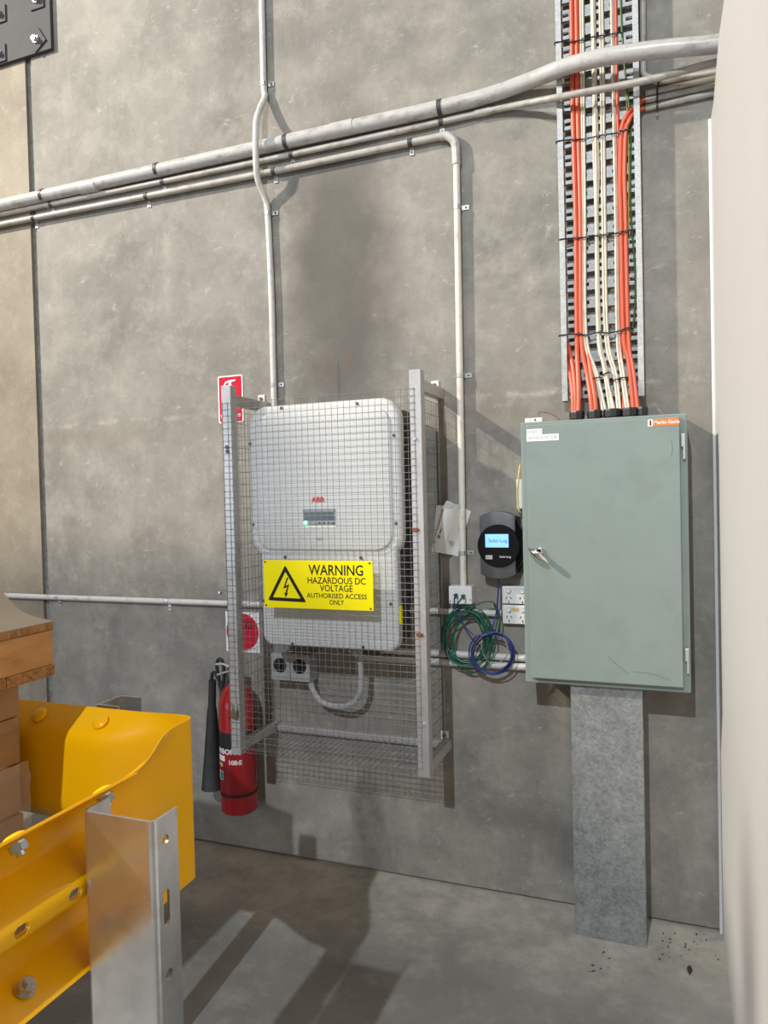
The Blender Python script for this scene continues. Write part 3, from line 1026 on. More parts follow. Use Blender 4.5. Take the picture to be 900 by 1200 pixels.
ex, ey, ez = Vector((1, 0, 0)), Vector((0, 1, 0)), Vector((0, 0, 1))
S = 0.0254
zm1 = PY(482, 455.5, FY).z
zm0 = PY(470, 898, FY).z
nv = int(round((zm1 - zm0) / S)) + 1
nu = int((PXR + PW * 0.62 - PXL - 0.004) / S) + 1
mb = MB()
grid(mb, Vector((PXL + 0.004, FY - 0.002, zm0)), ex, ez, nu, nv, S, (zm1 - zm0) / (nv - 1), 0.00092, -ey)
mb.build('front_mesh', 'wire', cage)
for x in (PXL + 0.010, PXR + PW - 0.034):
    mb = MB()
    nz = int((zt0 - zrb - 0.05) / 0.05) + 1
    grid(mb, Vector((x, FY + PW + 0.004, zrb + 0.045)), ey, ez, 11, nz, 0.0266, 0.05, 0.00092, ex)
    mb.build('side_mesh', 'wire', cage)
mb = MB()
grid(mb, Vector((PXL + 0.02, FY + 0.008, zrb + 0.012)), ex, ey, int((PXR - PXL) / S) + 1, 12, S, 0.0285, 0.00092, -ez)
mb.build('bottom_mesh', 'wire', cage)
MB().box(PXL + PW, PXR, -0.03, -0.001, zrb + 0.004, zrb + 0.034, 0.002).build('wall_rail', 'alu', cage)
for px, py, m in ((485.5, 514, 'bolt'), (496, 849, 'bolt'), (487, 621, 'rust'), (492, 744, 'rust'), (266, 524, 'screw'), (266.5, 529, 'screw')):
    c = PY(px, py, FY - 0.002)
    MB().cyl((c.x, FY, c.z), (c.x, FY - 0.007, c.z), 0.0075, 8).build('screw', m, cage)
for k, (px, py) in enumerate(((487, 621), (492, 744))):
    c = PY(px, py, FY - 0.002)
    MB().box(c.x - 0.013, c.x + 0.013, FY - 0.0035, FY - 0.0002, c.z - 0.006, c.z + 0.005).build('mesh_clip', 'rust', cage)
# padlock on the left post
c = PY(274.5, 836, FY - 0.012)
pk = thing('padlock', (c.x, FY - 0.012, c.z - 0.018), 'small brass padlock hanging on the left cage post', 'padlock')
MB().box(c.x - 0.016, c.x + 0.016, FY - 0.020, FY - 0.006, c.z - 0.018, c.z + 0.012, 0.003).build('body', 'brass', pk)
MB().tube(smooth_path([(c.x - 0.010, FY - 0.013, c.z + 0.010), (c.x - 0.010, FY - 0.013, c.z + 0.030), (c.x, FY - 0.013, c.z + 0.041), (c.x + 0.010, FY - 0.013, c.z + 0.030), (c.x + 0.010, FY - 0.013, c.z + 0.010)], 5), 0.003, 8).build('shackle', 'bolt', pk)

# ------------------------------------------------------------------ inverter
IY = -0.270
i0, i1 = PY(288.5, 520, IY), PY(467.5, 520, IY)
IX0, IX1 = i0.x, i1.x
IZ1 = (PY(370, 469.5, IY).z + PY(420, 468, IY).z) / 2
IZM = PY(390, 655.5, IY).z
IZ0 = (PY(390, 762, IY).z + PY(440, 763, IY).z) / 2
LX0, LX1 = PY(304.5, 700, IY).x, PY(464.5, 700, IY).x
inv = thing('inverter', ((IX0 + IX1) / 2, -0.14, IZ0), 'large light grey solar inverter with small display inside the wire cage', 'inverter')
mb = slab(MB(), rrect(IX0, IX1, IZM + 0.004, IZ1, 0.085, 8), -0.215, IY + 0.012, 0.018, 4)
cover = mb.build('upper_cover', 'inv', inv, sharp=50)
cw = slab(MB(), rrect(IX0 + 0.035, IX1 - 0.035, IZM + 0.034, IZ1 - 0.035, 0.07, 8), IY + 0.014, IY + 0.004, 0.007, 3)
cw.build('raised_panel', 'inv', cover, sharp=50)
mb = slab(MB(), rrect(LX0, LX1, IZ0, IZM + 0.10, 0.045, 6), -0.21, IY + 0.014, 0.012, 4)
low = mb.build('lower_cover', 'inv_low', inv, sharp=50)
mb = slab(MB(), rrect(IX0 + 0.03, IX1 - 0.012, IZ0 + 0.16, IZ1 - 0.03, 0.05, 6), -0.045, -0.214)
ch = mb.build('chassis', 'chassis', inv)
MB().box(LX0 + 0.03, LX1 - 0.02, -0.209, -0.06, IZ0 + 0.02, IZM + 0.05, 0.004).build('wiring_box', 'chassis', inv)
z = IZ0 + 0.2
fin = None
while z < IZ1 - 0.08:
    if fin is None:
        fin = MB().box(IX1 - 0.0125, IX1 - 0.003, -0.205, -0.06, z, z + 0.004).build('cooling_fin', 'chassis', inv)
        zf = z
    else:
        f = fin.copy()
        COL.objects.link(f)
        f.parent = inv
        f.location = (0, 0, z - zf)
    z += 0.03
MB().box(IX0 + 0.1, IX1 - 0.1, -0.045, -0.001, IZ1 - 0.3, IZ1 - 0.2).build('wall_bracket', 'chassis', inv)
MB().box(IX0 + 0.1, IX1 - 0.1, -0.061, -0.001, IZ0 + 0.05, IZ0 + 0.14).build('wall_bracket', 'chassis', inv)
PF = IY + 0.004
for px, py in ((328, 478), (417, 472.5), (460.5, 510), (463, 613.5), (332.5, 653), (421.5, 654), (291.5, 520), (295, 615)):
    c = PY(px, py, IY)
    MB().cyl((c.x, IY + 0.016, c.z), (c.x, IY + 0.0085, c.z), 0.0062, 10).build('screw', 'screw', cover)
for px, py in ((308, 704.5), (456.5, 708), (341, 755.5), (424, 759.5)):
    c = PY(px, py, IY)
    MB().cyl((c.x, IY + 0.018, c.z), (c.x, IY + 0.010, c.z), 0.006, 10).build('screw', 'screw', low)
a, b = PY(355, 596.5, PF), PY(393, 614.5, PF)
ds = MB().box(a.x, b.x, PF - 0.004, PF + 0.004, b.z, a.z, 0.002).build('display', 'bezel', inv)
c0, c1 = PY(357, 600.5, PF), PY(392, 609.5, PF)
MB().box(c0.x, c1.x, PF - 0.005, PF - 0.003, c1.z, c0.z).build('screen', 'lcd', ds)
for px in (375, 380.5, 385.5, 390.5):
    c = PY(px, 612.5, PF)
    MB().cyl((c.x, PF - 0.003, c.z), (c.x, PF - 0.006, c.z), 0.0035, 10).build('button', 'black', ds)
c = PY(358.5, 612.5, PF)
MB().lathe([(0.0075, 0), (0.007, 0.003), (0.004, 0.0055)], (c.x, PF - 0.0035, c.z), Vector((0, -1, 0)), 12).build('status_light', 'led', ds)
a, b = PY(355.5, 615.7, PF), PY(394, 618, PF)
MB().box(a.x, b.x, PF - 0.0015, PF + 0.001, b.z, a.z).build('display_strip', 'label', inv)
c = PY(372.5, 586, PF)
text('ABB', 0.030, c.x, PF - 0.0012, c.z, 'red_ink', inv, bold=0.0011)
c = PY(374, 632, PF)
text('TRIO', 0.013, c.x, PF - 0.0012, c.z, 'bezel', inv, bold=0.0002)
c = PY(466.5, 720, -0.24)
MB().box(LX1 - 0.0005, LX1 + 0.008, -0.245, -0.225, c.z - 0.035, c.z + 0.03).build('warning_tag', 'yellow_sign', inv)

# grey switch box and flexible conduit under the inverter
SY = -0.085
a, b = PY(317, 765, SY), PY(363, 800, SY)
sw = thing('isolator_box', ((a.x + b.x) / 2, -0.04, b.z), 'grey double switch box with two round black openings under the inverter', 'switch box')
mid = (a.x + b.x) / 2
for xa, xb in ((a.x, mid - 0.002), (mid + 0.002, b.x)):
    h = MB().box(xa, xb, SY, -0.001, b.z, a.z, 0.004).build('housing', 'socket', sw)
    cx, cz = (xa + xb) / 2, (a.z + b.z) / 2 + 0.008
    MB().cyl((cx, SY + 0.001, cz), (cx, SY - 0.004, cz), 0.031, 20).build('rotary_dial', 'black', h)
    MB().box(cx - 0.006, cx + 0.006, SY - 0.013, SY - 0.004, cz - 0.024, cz + 0.024, 0.002).build('knob', 'black', h)
q = [PY(x, y, yy) for x, y, yy in ((362, 792, -.06), (367, 809, -.06), (377, 822, -.065), (392, 827.5, -.075), (408, 827, -.09), (418, 819, -.10), (422.5, 806, -.11), (423, 785, -.12), (421.5, 766, -.13))]
q.append(Vector((q[-1].x, -0.135, IZ0 + 0.035)))
tag(MB().tube(smooth_path(q, 5), 0.0125, 10).build('flexible_conduit', 'flex'), 'grey flexible conduit looping from switch box up to the inverter', 'conduit')
for px, m in ((403, 'socket'), (410, 'socket'), (449, 'socket')):
    c = PY(px, 768, -0.13)
    tag(MB().lathe([(0.012, 0), (0.012, 0.02), (0.017, 0.02), (0.017, 0.06)], (c.x, -0.13, IZ0 - 0.035), n=12).build('cable_gland', m), 'grey gland hanging from the underside of the inverter', 'cable gland', 'glands under the inverter')

# ------------------------------------------------------------------ yellow warning sign on the cage
WY = FY - 0.0075
a, b = PY(308.7, 656.8, WY), PY(438, 715.2, WY)
wz1 = (a.z + PY(437, 657, WY).z) / 2
wz0 = (b.z + PY(310.4, 712.4, WY).z) / 2
ws = thing('warning_sign', ((a.x + b.x) / 2, WY, wz0), 'yellow hazardous voltage warning sign tied to the cage mesh', 'sign')
MB().box(a.x, b.x, WY - 0.001, WY + 0.0015, wz0, wz1, 0.0005, 1).build('panel', 'yellow_sign', ws)
W_, H_ = b.x - a.x, wz1 - wz0
TYY = WY - 0.0014


def wpt(u, v):
    return Vector((a.x + u * W_, TYY, wz1 - v * H_))


def inner_tri(pts, t):
    out = []
    for i in range(3):
        p0, p1, p2 = pts[i - 1], pts[i], pts[(i + 1) % 3]
        d1 = (p0 - p1).normalized()
        d2 = (p2 - p1).normalized()
        half = d1.angle(d2) / 2
        bis = (d1 + d2).normalized()
        out.append(p1 + bis * (t / math.sin(half)))
    return out


T0 = [wpt(0.208, 0.10), wpt(0.40, 0.87), wpt(0.035, 0.85)]


def round_corners(pts, r, seg=4):
    out = []
    for i in range(3):
        p0, p1, p2 = pts[i - 1], pts[i], pts[(i + 1) % 3]
        d1 = (p0 - p1).normalized()
        d2 = (p2 - p1).normalized()
        A, B = p1 + d1 * r, p1 + d2 * r
        for k in range(seg + 1):
            t = k / seg
            out.append(A * (1 - t) ** 2 + p1 * (2 * t * (1 - t)) + B * t * t)
    return out


o_, i_ = round_corners(T0, 0.010), round_corners(inner_tri(T0, 0.0135), 0.003)
n = len(o_)
MB().add(o_ + i_, [(k, (k + 1) % n, n + (k + 1) % n, n + k) for k in range(n)]).build('triangle', 'ink', ws)
bolt = [(0.222, 0.36), (0.185, 0.60), (0.222, 0.56), (0.203, 0.69), (0.193, 0.68), (0.205, 0.78), (0.232, 0.68), (0.219, 0.69), (0.243, 0.50), (0.208, 0.54), (0.237, 0.36)]
MB().add([wpt(*q) for q in bolt], [(0, 1, 2, 8, 9, 10), (2, 3, 7, 8), (4, 5, 6)] if False else [(0, 1, 9, 10), (1, 2, 8, 9), (2, 3, 7, 8), (3, 4, 5, 6, 7)]).build('lightning_bolt', 'ink', ws)
for s, v, sz, bo, wd in (('WARNING', 0.205, 0.0560, 0.0007, 0.49), ('HAZARDOUS DC', 0.415, 0.0350, 0.0004, 0.52), ('VOLTAGE', 0.570, 0.0350, 0.0004, 0.295), ('AUTHORISED ACCESS', 0.725, 0.0265, 0.0003, 0.54), ('ONLY', 0.855, 0.0265, 0.0003, 0.13)):
    p = wpt(0.675, v)
    text(s, sz, p.x, TYY, p.z, 'ink', ws, bold=bo, fit=wd * W_)
for u in (0.018, 0.975):
    for v in (0.04, 0.955):
        p = wpt(u, v)
        MB().cyl((p.x, WY, p.z), (p.x, WY - 0.003, p.z), 0.004, 8).build('tie_hole', 'screw', ws)

# ------------------------------------------------------------------ red signs on the wall
a, b = PY(255.0, 441, 0), PY(286, 495, 0)
ez1, ez0 = PY(255, 441.5).z, PY(257.5, 496.5).z
es = thing('extinguisher_sign', ((a.x + b.x) / 2, -0.002, ez0), 'red fire extinguisher sign with white border behind the cage post', 'sign')
x0, x1 = a.x + 0.002, b.x
slab(MB(), rrect(x0, x1, ez0, ez1, 0.008, 4), -0.0005, -0.003).build('border', 'sign_white', es)
slab(MB(), rrect(x0 + 0.006, x1 - 0.006, ez0 + 0.006, ez1 - 0.006, 0.005, 4), -0.002, -0.0036).build('panel', 'sign_red', es)
cx = (x0 + x1) / 2
zb = ez0 + 0.075
pic = MB()
pic.add([Vector((cx + u, -0.0042, zb + v)) for u, v in ((-0.018, 0.0), (0.018, 0.0), (0.018, 0.078), (0.010, 0.094), (0.006, 0.094), (0.006, 0.108), (0.028, 0.112), (0.028, 0.119), (-0.004, 0.117), (-0.024, 0.112), (-0.034, 0.096), (-0.036, 0.070), (-0.030, 0.070), (-0.028, 0.092), (-0.020, 0.104), (-0.008, 0.108), (-0.008, 0.094), (-0.018, 0.080))], [tuple(range(18))])
pic.build('pictogram', 'sign_white', es)
text('EXTINGUISHER', 0.0175, cx, -0.0042, ez0 + 0.032, 'sign_white', es, bold=0.0004, sx=0.9)
a = PY(264.5, 718)
b = PY(305, 764)
rs = thing('round_sign', ((a.x + b.x) / 2, -0.002, b.z), 'white square sign with a red disc behind the cage post', 'sign')
rz1, rz0 = PY(285, 717).z, PY(285, 764).z
MB().box(a.x, b.x, -0.003, -0.0005, rz0, rz1).build('panel', 'sign_white', rs)
cx, cz, R = (a.x + b.x) / 2, (rz0 + rz1) / 2, min(b.x - a.x, rz1 - rz0) / 2 * 0.96
MB().cyl((cx, -0.0022, cz), (cx, -0.0036, cz), R, 40).build('disc', 'sign_red', rs)
text('CO2', R * 0.62, cx, -0.004, cz + R * 0.36, 'ink', rs, bold=0.001)
# wall screws
for i, (px, py) in enumerate(((258.5, 694), (441 / 1.0, 405))):
    if i == 0:
        c = PY(px, py)
        tag(MB().cyl((c.x, 0.0, c.z), (c.x, -0.012, c.z), 0.0055, 8).build('wall_screw', 'bolt'), 'single screw sticking out of the wall above the low conduit', 'screw')

# ------------------------------------------------------------------ fire extinguisher
EY = -0.105
base = PY(281, 948, EY)
ER = 0.079
ez_ = base.z
fx = thing('fire_extinguisher', (base.x, EY, ez_), 'red carbon dioxide fire extinguisher hanging behind the left cage post', 'fire extinguisher')
sh = PY(270, 826, EY).z - ez_
bx = base.x
body = MB().lathe([(0.0, 0.0), (ER - 0.006, 0.0), (ER, 0.006), (ER, sh), (ER * 0.97, sh + 0.025), (ER * 0.86, sh + 0.055), (ER * 0.66, sh + 0.082), (ER * 0.40, sh + 0.10), (0.024, sh + 0.108), (0.022, sh + 0.125)], (bx, EY, ez_), n=40).build('cylinder', 'ext_red', fx)
bz = PY(268, 857, EY - ER).z - ez_


def band(z0, z1, name, m, r=0.0006, a0=0, a1=360):
    mb = MB()
    n = 40
    full = a1 - a0 >= 359.9
    vs = []
    for z in (z0, z1):
        for k in range(n + 1):
            a = math.radians(a0 + (a1 - a0) * k / n)
            vs.append(Vector((bx + (ER + r) * math.sin(a), EY - (ER + r) * math.cos(a), ez_ + z)))
    mb.add(vs, [(k, k + 1, n + 2 + k, n + 1 + k) for k in range(n)], True)
    return mb.build(name, m, body)


zblk1, zblk0 = PY(259, 851, EY).z - ez_, PY(259, 871, EY).z - ez_
band(zblk0, zblk1, 'black_band', 'black')
zl1, zl0 = zblk0 - 0.002, PY(262, 921, EY).z - ez_
band(zl0, zl1, 'label_wrap', 'ext_label', 0.0009, -100, 100)
band(PY(262, 921, EY).z - ez_ - 0.012, PY(262, 918, EY).z - ez_ - 0.012, 'strap', 'black', 0.003)


def on_cyl(deg, z, r=0.0016):
    def f(u, v):
        a = math.radians(deg) + u / ER
        return Vector((bx + (ER + r) * math.sin(a), EY - (ER + r) * math.cos(a), ez_ + z + v))
    return f


def patch(deg, w, z0, z1, m, name, r=0.0014):
    d = math.degrees(w / ER)
    band(z0, z1, name, m, r, deg - d / 2, deg + d / 2)


zt = PY(262, 881, EY - ER).z - ez_
text('CARBON', 0.031, 0, 0, 0, 'sign_white', body, xform=on_cyl(-22, zt), bold=0.001)
z_ = PY(262, 886, EY - ER).z - ez_
patch(-38, 0.070, z_ - 0.024, z_, 'sign_white', 'text_panel')
z_ = PY(262, 896, EY - ER).z - ez_
patch(-50, 0.035, z_ - 0.006, z_, 'sign_white', 'text_line')
z_ = PY(284, 896, EY - ER).z - ez_
text('10B:E', 0.026, 0, 0, 0, 'sign_white', body, xform=on_cyl(22, z_, 0.0016), bold=0.0008)
z_ = PY(265, 904, EY - ER).z - ez_
patch(-40, 0.052, z_ - 0.042, z_ - 0.004, 'sign_white', 'hazard_label')
patch(-32, 0.026, z_ - 0.039, z_ - 0.007, 'green_label', 'green_square', 0.0018)
patch(-56, 0.018, z_ - 0.039, z_ - 0.007, 'green_label', 'green_square', 0.0018)
for dg in (-52, -30):
    z2 = PY(268, 898, EY - ER).z - ez_
    patch(dg, 0.020, z2 - 0.008, z2 + 0.008, 'tape', 'pictogram', 0.0016)
a = PY(258, 838, EY)
patch(-72, 0.026, a.z - ez_ - 0.02, a.z - ez_ + 0.02, 'sign_white', 'price_tag')
# valve, handle, hose and horn
vz = sh + 0.12
MB().box(bx - 0.022, bx + 0.022, EY - 0.016, EY + 0.016, ez_ + vz, ez_ + vz + 0.045, 0.004).build('valve', 'chrome', fx)
MB().tube([(bx - 0.012, EY, ez_ + vz + 0.036), (bx - 0.09, EY - 0.01, ez_ + vz + 0.012)], 0.005, 8).build('lever', 'bolt', fx)
MB().tube([(bx - 0.012, EY, ez_ + vz + 0.044), (bx - 0.06, EY - 0.005, ez_ + vz + 0.060), (bx - 0.095, EY - 0.01, ez_ + vz + 0.058)], 0.006, 8).build('carry_handle', 'bolt', fx)
HY = -0.095
q = [PY(x, y, HY) for x, y in ((270, 796), (266, 806), (258.5, 806), (256.5, 794), (254, 780), (256.5, 772.5), (261, 776), (262.5, 790), (261, 805), (258, 800), (252, 789), (248.5, 790), (248, 800))]
MB().tube(smooth_path(q, 6), 0.0078, 10).build('hose', 'black_rubber', fx)
ha, hb, hcz, hdz = PY(249, 797, HY), PY(248.5, 828, HY), PY(248.5, 832, HY), PY(249.5, 922, HY)
hm = MB()
hm.tube([ha, hb, hcz, hcz + (hdz - hcz) * 0.5, hdz, hdz - Vector((0, 0, 0.004))], 0.02, 18, radii=[0.0165, 0.0175, 0.022, 0.035, 0.050, 0.052])
hm.build('horn', 'black_rubber', fx)
MB().box(bx - 0.03, bx + 0.03, EY + ER - 0.004, -0.001, ez_ + sh * 0.6, ez_ + sh * 0.6 + 0.05, 0.002).build('wall_bracket', 'screw', fx)

# ------------------------------------------------------------------ papers tucked behind the upright conduit
def sheet(name, corners, y0, y1, m, label, curl=0.004):
    """thin paper with a gentle curl; corners clockwise from top left in photo pixels"""
    n = 8
    vs = []

    def px_of(c, u, v):
        return tuple((c[0][k] * (1 - u) + c[1][k] * u) * (1 - v) + (c[3][k] * (1 - u) + c[2][k] * u) * v for k in (0, 1))
    for i in range(n + 1):
        for j in range(n + 1):
            u, v = i / n, j / n
            p = PY(*px_of(corners, u, v), y1 + (y0 - y1) * min(1.0, u * 1.25) ** 1.6)
            vs.append(p)
    fs = [(i * (n + 1) + j, (i + 1) * (n + 1) + j, (i + 1) * (n + 1) + j + 1, i * (n + 1) + j + 1) for i in range(n) for j in range(n)]
    mb = MB().add(vs, fs, True)
    mb.add([p + Vector((0, 0.0006, 0)) for p in vs], [f[::-1] for f in fs], True)
    return tag(mb.build(name, m, origin=None), label, 'paper')


pa = sheet('paper_sheet', ((511.5, 592.5), (545, 590), (538, 652), (506, 646)), -0.0015, -0.078, 'paper', 'lower paper sheet tucked behind the upright conduit', 0.0)
pb = sheet('paper_sheet', ((523.5, 586.5), (552, 599), (535.5, 652.5), (507, 640.5)), -0.0030, -0.082, 'paper', 'upper printed paper folded at the corner behind the upright conduit', 0.0)
for k, (px, py, s, sz, m, rot) in enumerate(((514.5, 625, 'W7', 0.022, 'ink', 62),)):
    pass


def paper_marks():
    # handwriting and printed lines, lying on the upper sheet
    def pt(px, py):
        v = (py - 586) / 66.0
        u = max(0.0, min(1.0, (px - (523.5 - 16.5 * v)) / 28.5))
        return PY(px, py, -0.0832 + 0.079 * min(1.0, u * 1.25) ** 1.6)
    def strokes(name, segs, r, m):
        mb = MB()
        for s in segs:
            mb.tube([pt(*q) for q in s], r, 4)
        mb.build(name, m, pb)
    strokes('handwriting', [((513, 629), (515, 627)), ((513.6, 630.5), (515.6, 628)), ((515, 626), (516.2, 622.5)), ((516, 624), (517.8, 618.5)), ((514.2, 627.5), (515.5, 631))], 0.0012, 'ink')
    strokes('ruled_line', [((536, 603), (523, 634))], 0.0005, 'ink_grey')
    strokes('printed_stamp', [((526.5, 634), (527.5, 638.5)), ((528.3, 633), (528.8, 639.5)), ((530, 634), (530.4, 639)), ((532.5, 634.5), (532.2, 640.5)), ((534, 634.5), (533.6, 640))], 0.0013, 'ink_grey')


paper_marks()
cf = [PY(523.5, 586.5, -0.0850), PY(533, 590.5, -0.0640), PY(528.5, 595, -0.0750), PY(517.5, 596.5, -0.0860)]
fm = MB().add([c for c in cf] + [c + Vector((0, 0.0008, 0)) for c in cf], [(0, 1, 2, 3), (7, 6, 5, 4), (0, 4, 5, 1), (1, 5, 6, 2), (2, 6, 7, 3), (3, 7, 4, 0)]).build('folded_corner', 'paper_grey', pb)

# ------------------------------------------------------------------ solar data logger
LY = -0.075
a, b = PY(562.5, 640, LY), PY(604.0, 640, LY)
lz1, lz0 = PY(584, 599.5, LY).z, PY(584, 678.5, LY).z
lg = thing('data_logger', ((a.x + b.x) / 2, -0.04, lz0), 'dark grey data logger with round black face and blue screen', 'data logger')
lx0, lx1 = a.x, b.x
cx, hw = (lx0 + lx1) / 2, (lx1 - lx0) / 2
arc = []
for k in range(13):
    t = -1 + 2 * k / 12
    arc.append((cx - t * hw, lz1 - 0.018 * t * t))
for k in range(13):
    t = 1 - 2 * k / 12
    arc.append((cx - t * hw, lz0 + 0.018 * t * t))
slab(MB(), arc, -0.030, LY, 0.004, 2).build('front_cover', 'logger', lg)
arc2 = [(cx + (x - cx) * 1.02 + 0.008, (lz0 + lz1) / 2 + (z - (lz0 + lz1) / 2) * 0.94) for x, z in arc]
slab(MB(), arc2, -0.001, -0.0305).build('back_box', 'black', lg)
bulge = MB()
zc_ = (lz0 + lz1) / 2
bulge.loft([[Vector((lx1 - 0.002, y, zc_ + s)) for y, s in ((LY + 0.004, -0.105), (-0.002, -0.090), (-0.002, 0.085), (LY + 0.004, 0.105))], [Vector((lx1 + 0.022, y, zc_ + s)) for y, s in ((LY + 0.022, -0.055), (-0.002, -0.060), (-0.002, 0.055), (LY + 0.022, 0.055))]])
bulge.build('side_cover', 'logger_black', lg)
fc = PY(584.5, 639.5, LY)
face = MB().lathe([(0.082, 0), (0.082, 0.006), (0.0795, 0.009)], (fc.x, LY + 0.0005, fc.z), Vector((0, -1, 0)), 44).build('round_face', 'logger_black', lg)
SYY = LY - 0.0092
a, b = PY(568.5, 626, SYY), PY(596, 641.5, SYY)
scr = MB().box(a.x, b.x, SYY - 0.0006, SYY + 0.001, b.z, a.z).build('screen', 'screen', face)
text('Solar-Log', 0.019, (a.x + b.x) / 2 + 0.004, SYY - 0.001, (a.z + b.z) / 2, 'screen_ink', face)
c = PY(592, 652.5, SYY)
text('Solar-Log', 0.0115, c.x, SYY - 0.0005, c.z, 'label', face)
c = PY(573, 653, SYY)
MB().box(c.x - 0.0135, c.x + 0.0135, SYY - 0.0006, SYY + 0.001, c.z - 0.008, c.z + 0.008).build('rating_label', 'socket', face)

# ------------------------------------------------------------------ data outlet, power outlets
OY = -0.055
a, b = PY(525.5, 687.5, OY), PY(553, 707.5, OY)
dz1 = PY(540, 687, OY).z
dz0 = PY(540, 708, OY).z
do = thing('data_outlet', ((a.x + b.x) / 2, -0.03, dz0), 'white wall box with two green data plugs at the foot of the cream conduit', 'outlet')
MB().box(a.x, b.x, OY, -0.001, dz0, dz1, 0.003).build('box', 'pvc', do)
for px, py in ((535, 697.5), (543.7, 698.5)):
    c = PY(px, py, OY)
    j = MB().box(c.x - 0.006, c.x + 0.006, OY - 0.002, OY + 0.003, c.z - 0.012, c.z + 0.007).build('data_port', 'ink_grey', do)
    MB().box(c.x - 0.0065, c.x + 0.0065, OY - 0.020, OY - 0.001, c.z - 0.003, c.z + 0.0075, 0.002).build('plug', 'green_cable', j)
for px, py in ((527.5, 704.5), (551.5, 703)):
    c = PY(px, py, OY)
    MB().cyl((c.x, OY + 0.001, c.z), (c.x, OY - 0.0015, c.z), 0.0025, 8).build('screw', 'screw', do)
text('DATA   DATA', 0.009, (a.x + b.x) / 2, OY - 0.0006, dz1 - 0.010, 'ink_grey', do) if False else None

GY = -0.028
gx0 = PY(588.2, 697, GY).x
for i, (ya, yb) in enumerate(((686.8, 707.4), (709.0, 730.8))):
    z1, z0 = PY(590, ya, GY).z, PY(590, yb, GY).z
    gp = thing('power_outlet', (gx0 + 0.058, -0.014, z0), ['upper white double power outlet half hidden by the meter box', 'lower white double power outlet with a strip of tan tape'][i], 'outlet', 'power outlets beside the meter box')
    MB().box(gx0, gx0 + 0.116, GY, -0.001, z0, z1, 0.003).build('plate', 'pvc', gp)
    for k, off in enumerate((0.0265, 0.0795)):
        sxc, szc = gx0 + off, z1 - 0.018
        MB().cyl((sxc, GY + 0.001, szc), (sxc, GY - 0.0015, szc), 0.0105, 18).build('switch_ring', 'socket', gp)
        MB().cyl((sxc, GY - 0.0015, szc + 0.001), (sxc, GY - 0.007, szc + 0.001), 0.0088, 18).build('switch', 'label', gp)
        for du, dv, an in ((-0.0085, -0.028, 28), (0.0085, -0.028, -28), (0, -0.043, 0)):
            r = math.radians(an)
            MB().obox((sxc + du, GY - 0.0002, szc + dv), Vector((math.cos(r), 0, -math.sin(r))), ey, Vector((math.sin(r), 0, math.cos(r))), 0.0014, 0.0012, 0.0046).build('pin_slot', 'ink', gp)
    if i:
        MB().box(gx0 + 0.0385, gx0 + 0.066, GY - 0.0006, GY + 0.001, z1 - 0.024, z1 - 0.010).build('tape', 'tape', gp)

# small white box and yellow wire beside the meter box
a, b = PY(605.5, 562, -0.03), PY(620, 596, -0.03)
jb = tag(MB().box(a.x, b.x, -0.04, -0.001, b.z, a.z, 0.003).build('junction_box', 'pvc'), 'narrow white junction box peeping out beside the meter box', 'junction box')
q = [PY(x, y, yy) for x, y, yy in ((609.5, 545, -.03), (608, 556, -.045), (606.3, 575, -.05), (606.8, 592, -.05), (609.5, 600, -.045), (613, 603, -.02))]
tag(MB().tube(smooth_path(q, 6), 0.0032, 8).build('loose_wire', 'yellow_cable'), 'yellow wire drooping in front of the narrow junction box', 'wire')

# ------------------------------------------------------------------ network cable coils
def coil(cx, cy, rx, ry, turns, yb, jit, seed, start=None, end=None, ph=0.0):
    rnd = random.Random(seed)
    pts = []
    if start:
        pts += start
    for t in range(turns):
        jx, jy = rnd.uniform(-jit, jit), rnd.uniform(-jit, jit)
        kr = rnd.uniform(0.90, 1.06)
        for k in range(10):
            a = ph + 2 * PI * k / 10
            pts.append((cx + jx + rx * kr * math.cos(a), cy + jy + ry * kr * math.sin(a), yb - 0.007 * ((t * 3) % turns) - 0.004 * math.sin(a * 2 + t)))
    if end:
        pts += end
    return [PY(x, y, yy) for x, y, yy in pts]


gpts = coil(547, 744, 27, 33, 5, -0.040, 4, 3,
            start=[(543.7, 697.5, -0.078), (541, 701, -0.10), (532, 714, -0.085), (521, 731, -0.06)], ph=PI * 0.95)
gpts += [PY(x, y, yy) for x, y, yy in ((519, 744, -.05), (540, 722, -.07), (560, 708, -.065), (575, 705, -.06), (583, 713, -.055), (586, 730, -.05), (585, 745, -.04))]
tag(MB().tube(smooth_path(gpts, 5), 0.0030, 7).build('network_cable', 'green_cable'), 'green network cable coiled loosely below the data outlet', 'cable')
g2 = coil(553, 757, 25, 35, 2, -0.036, 4, 9, start=[(579, 708, -0.03), (583, 722, -0.04), (580, 740, -0.045)], ph=-0.3, end=[(568, 772, -.06), (566, 745, -.05), (556, 722, -.045), (545, 714, -.04)])
tag(MB().tube(smooth_path(g2, 5), 0.0030, 7).build('network_cable', 'green_cable'), 'second green network cable hanging lower behind the blue coil', 'cable')
bpts = coil(576.5, 765, 24, 23.5, 4, -0.055, 1.8, 5,
            start=[(584.5, 678, -0.045), (584, 690, -0.05), (582, 715, -0.06), (577, 738, -0.068)], ph=-PI / 2, end=[(575, 742, -.085), (560, 746, -.085), (548, 738, -.085), (538, 724, -.09), (533.5, 712, -.095), (532.5, 702, -.095), (535, 697, -.078)])
tag(MB().tube(smooth_path(bpts, 5), 0.0031, 7).build('network_cable', 'blue_cable'), 'blue network cable coiled in a ring under the data logger', 'cable')
q = [PY(x, y, yy) for x, y, yy in ((564, 752, -.075), (566, 765, -.078), (573, 776, -.078), (585, 776, -.078), (594, 768, -.078), (594, 755, -.078), (588, 747, -.078))]
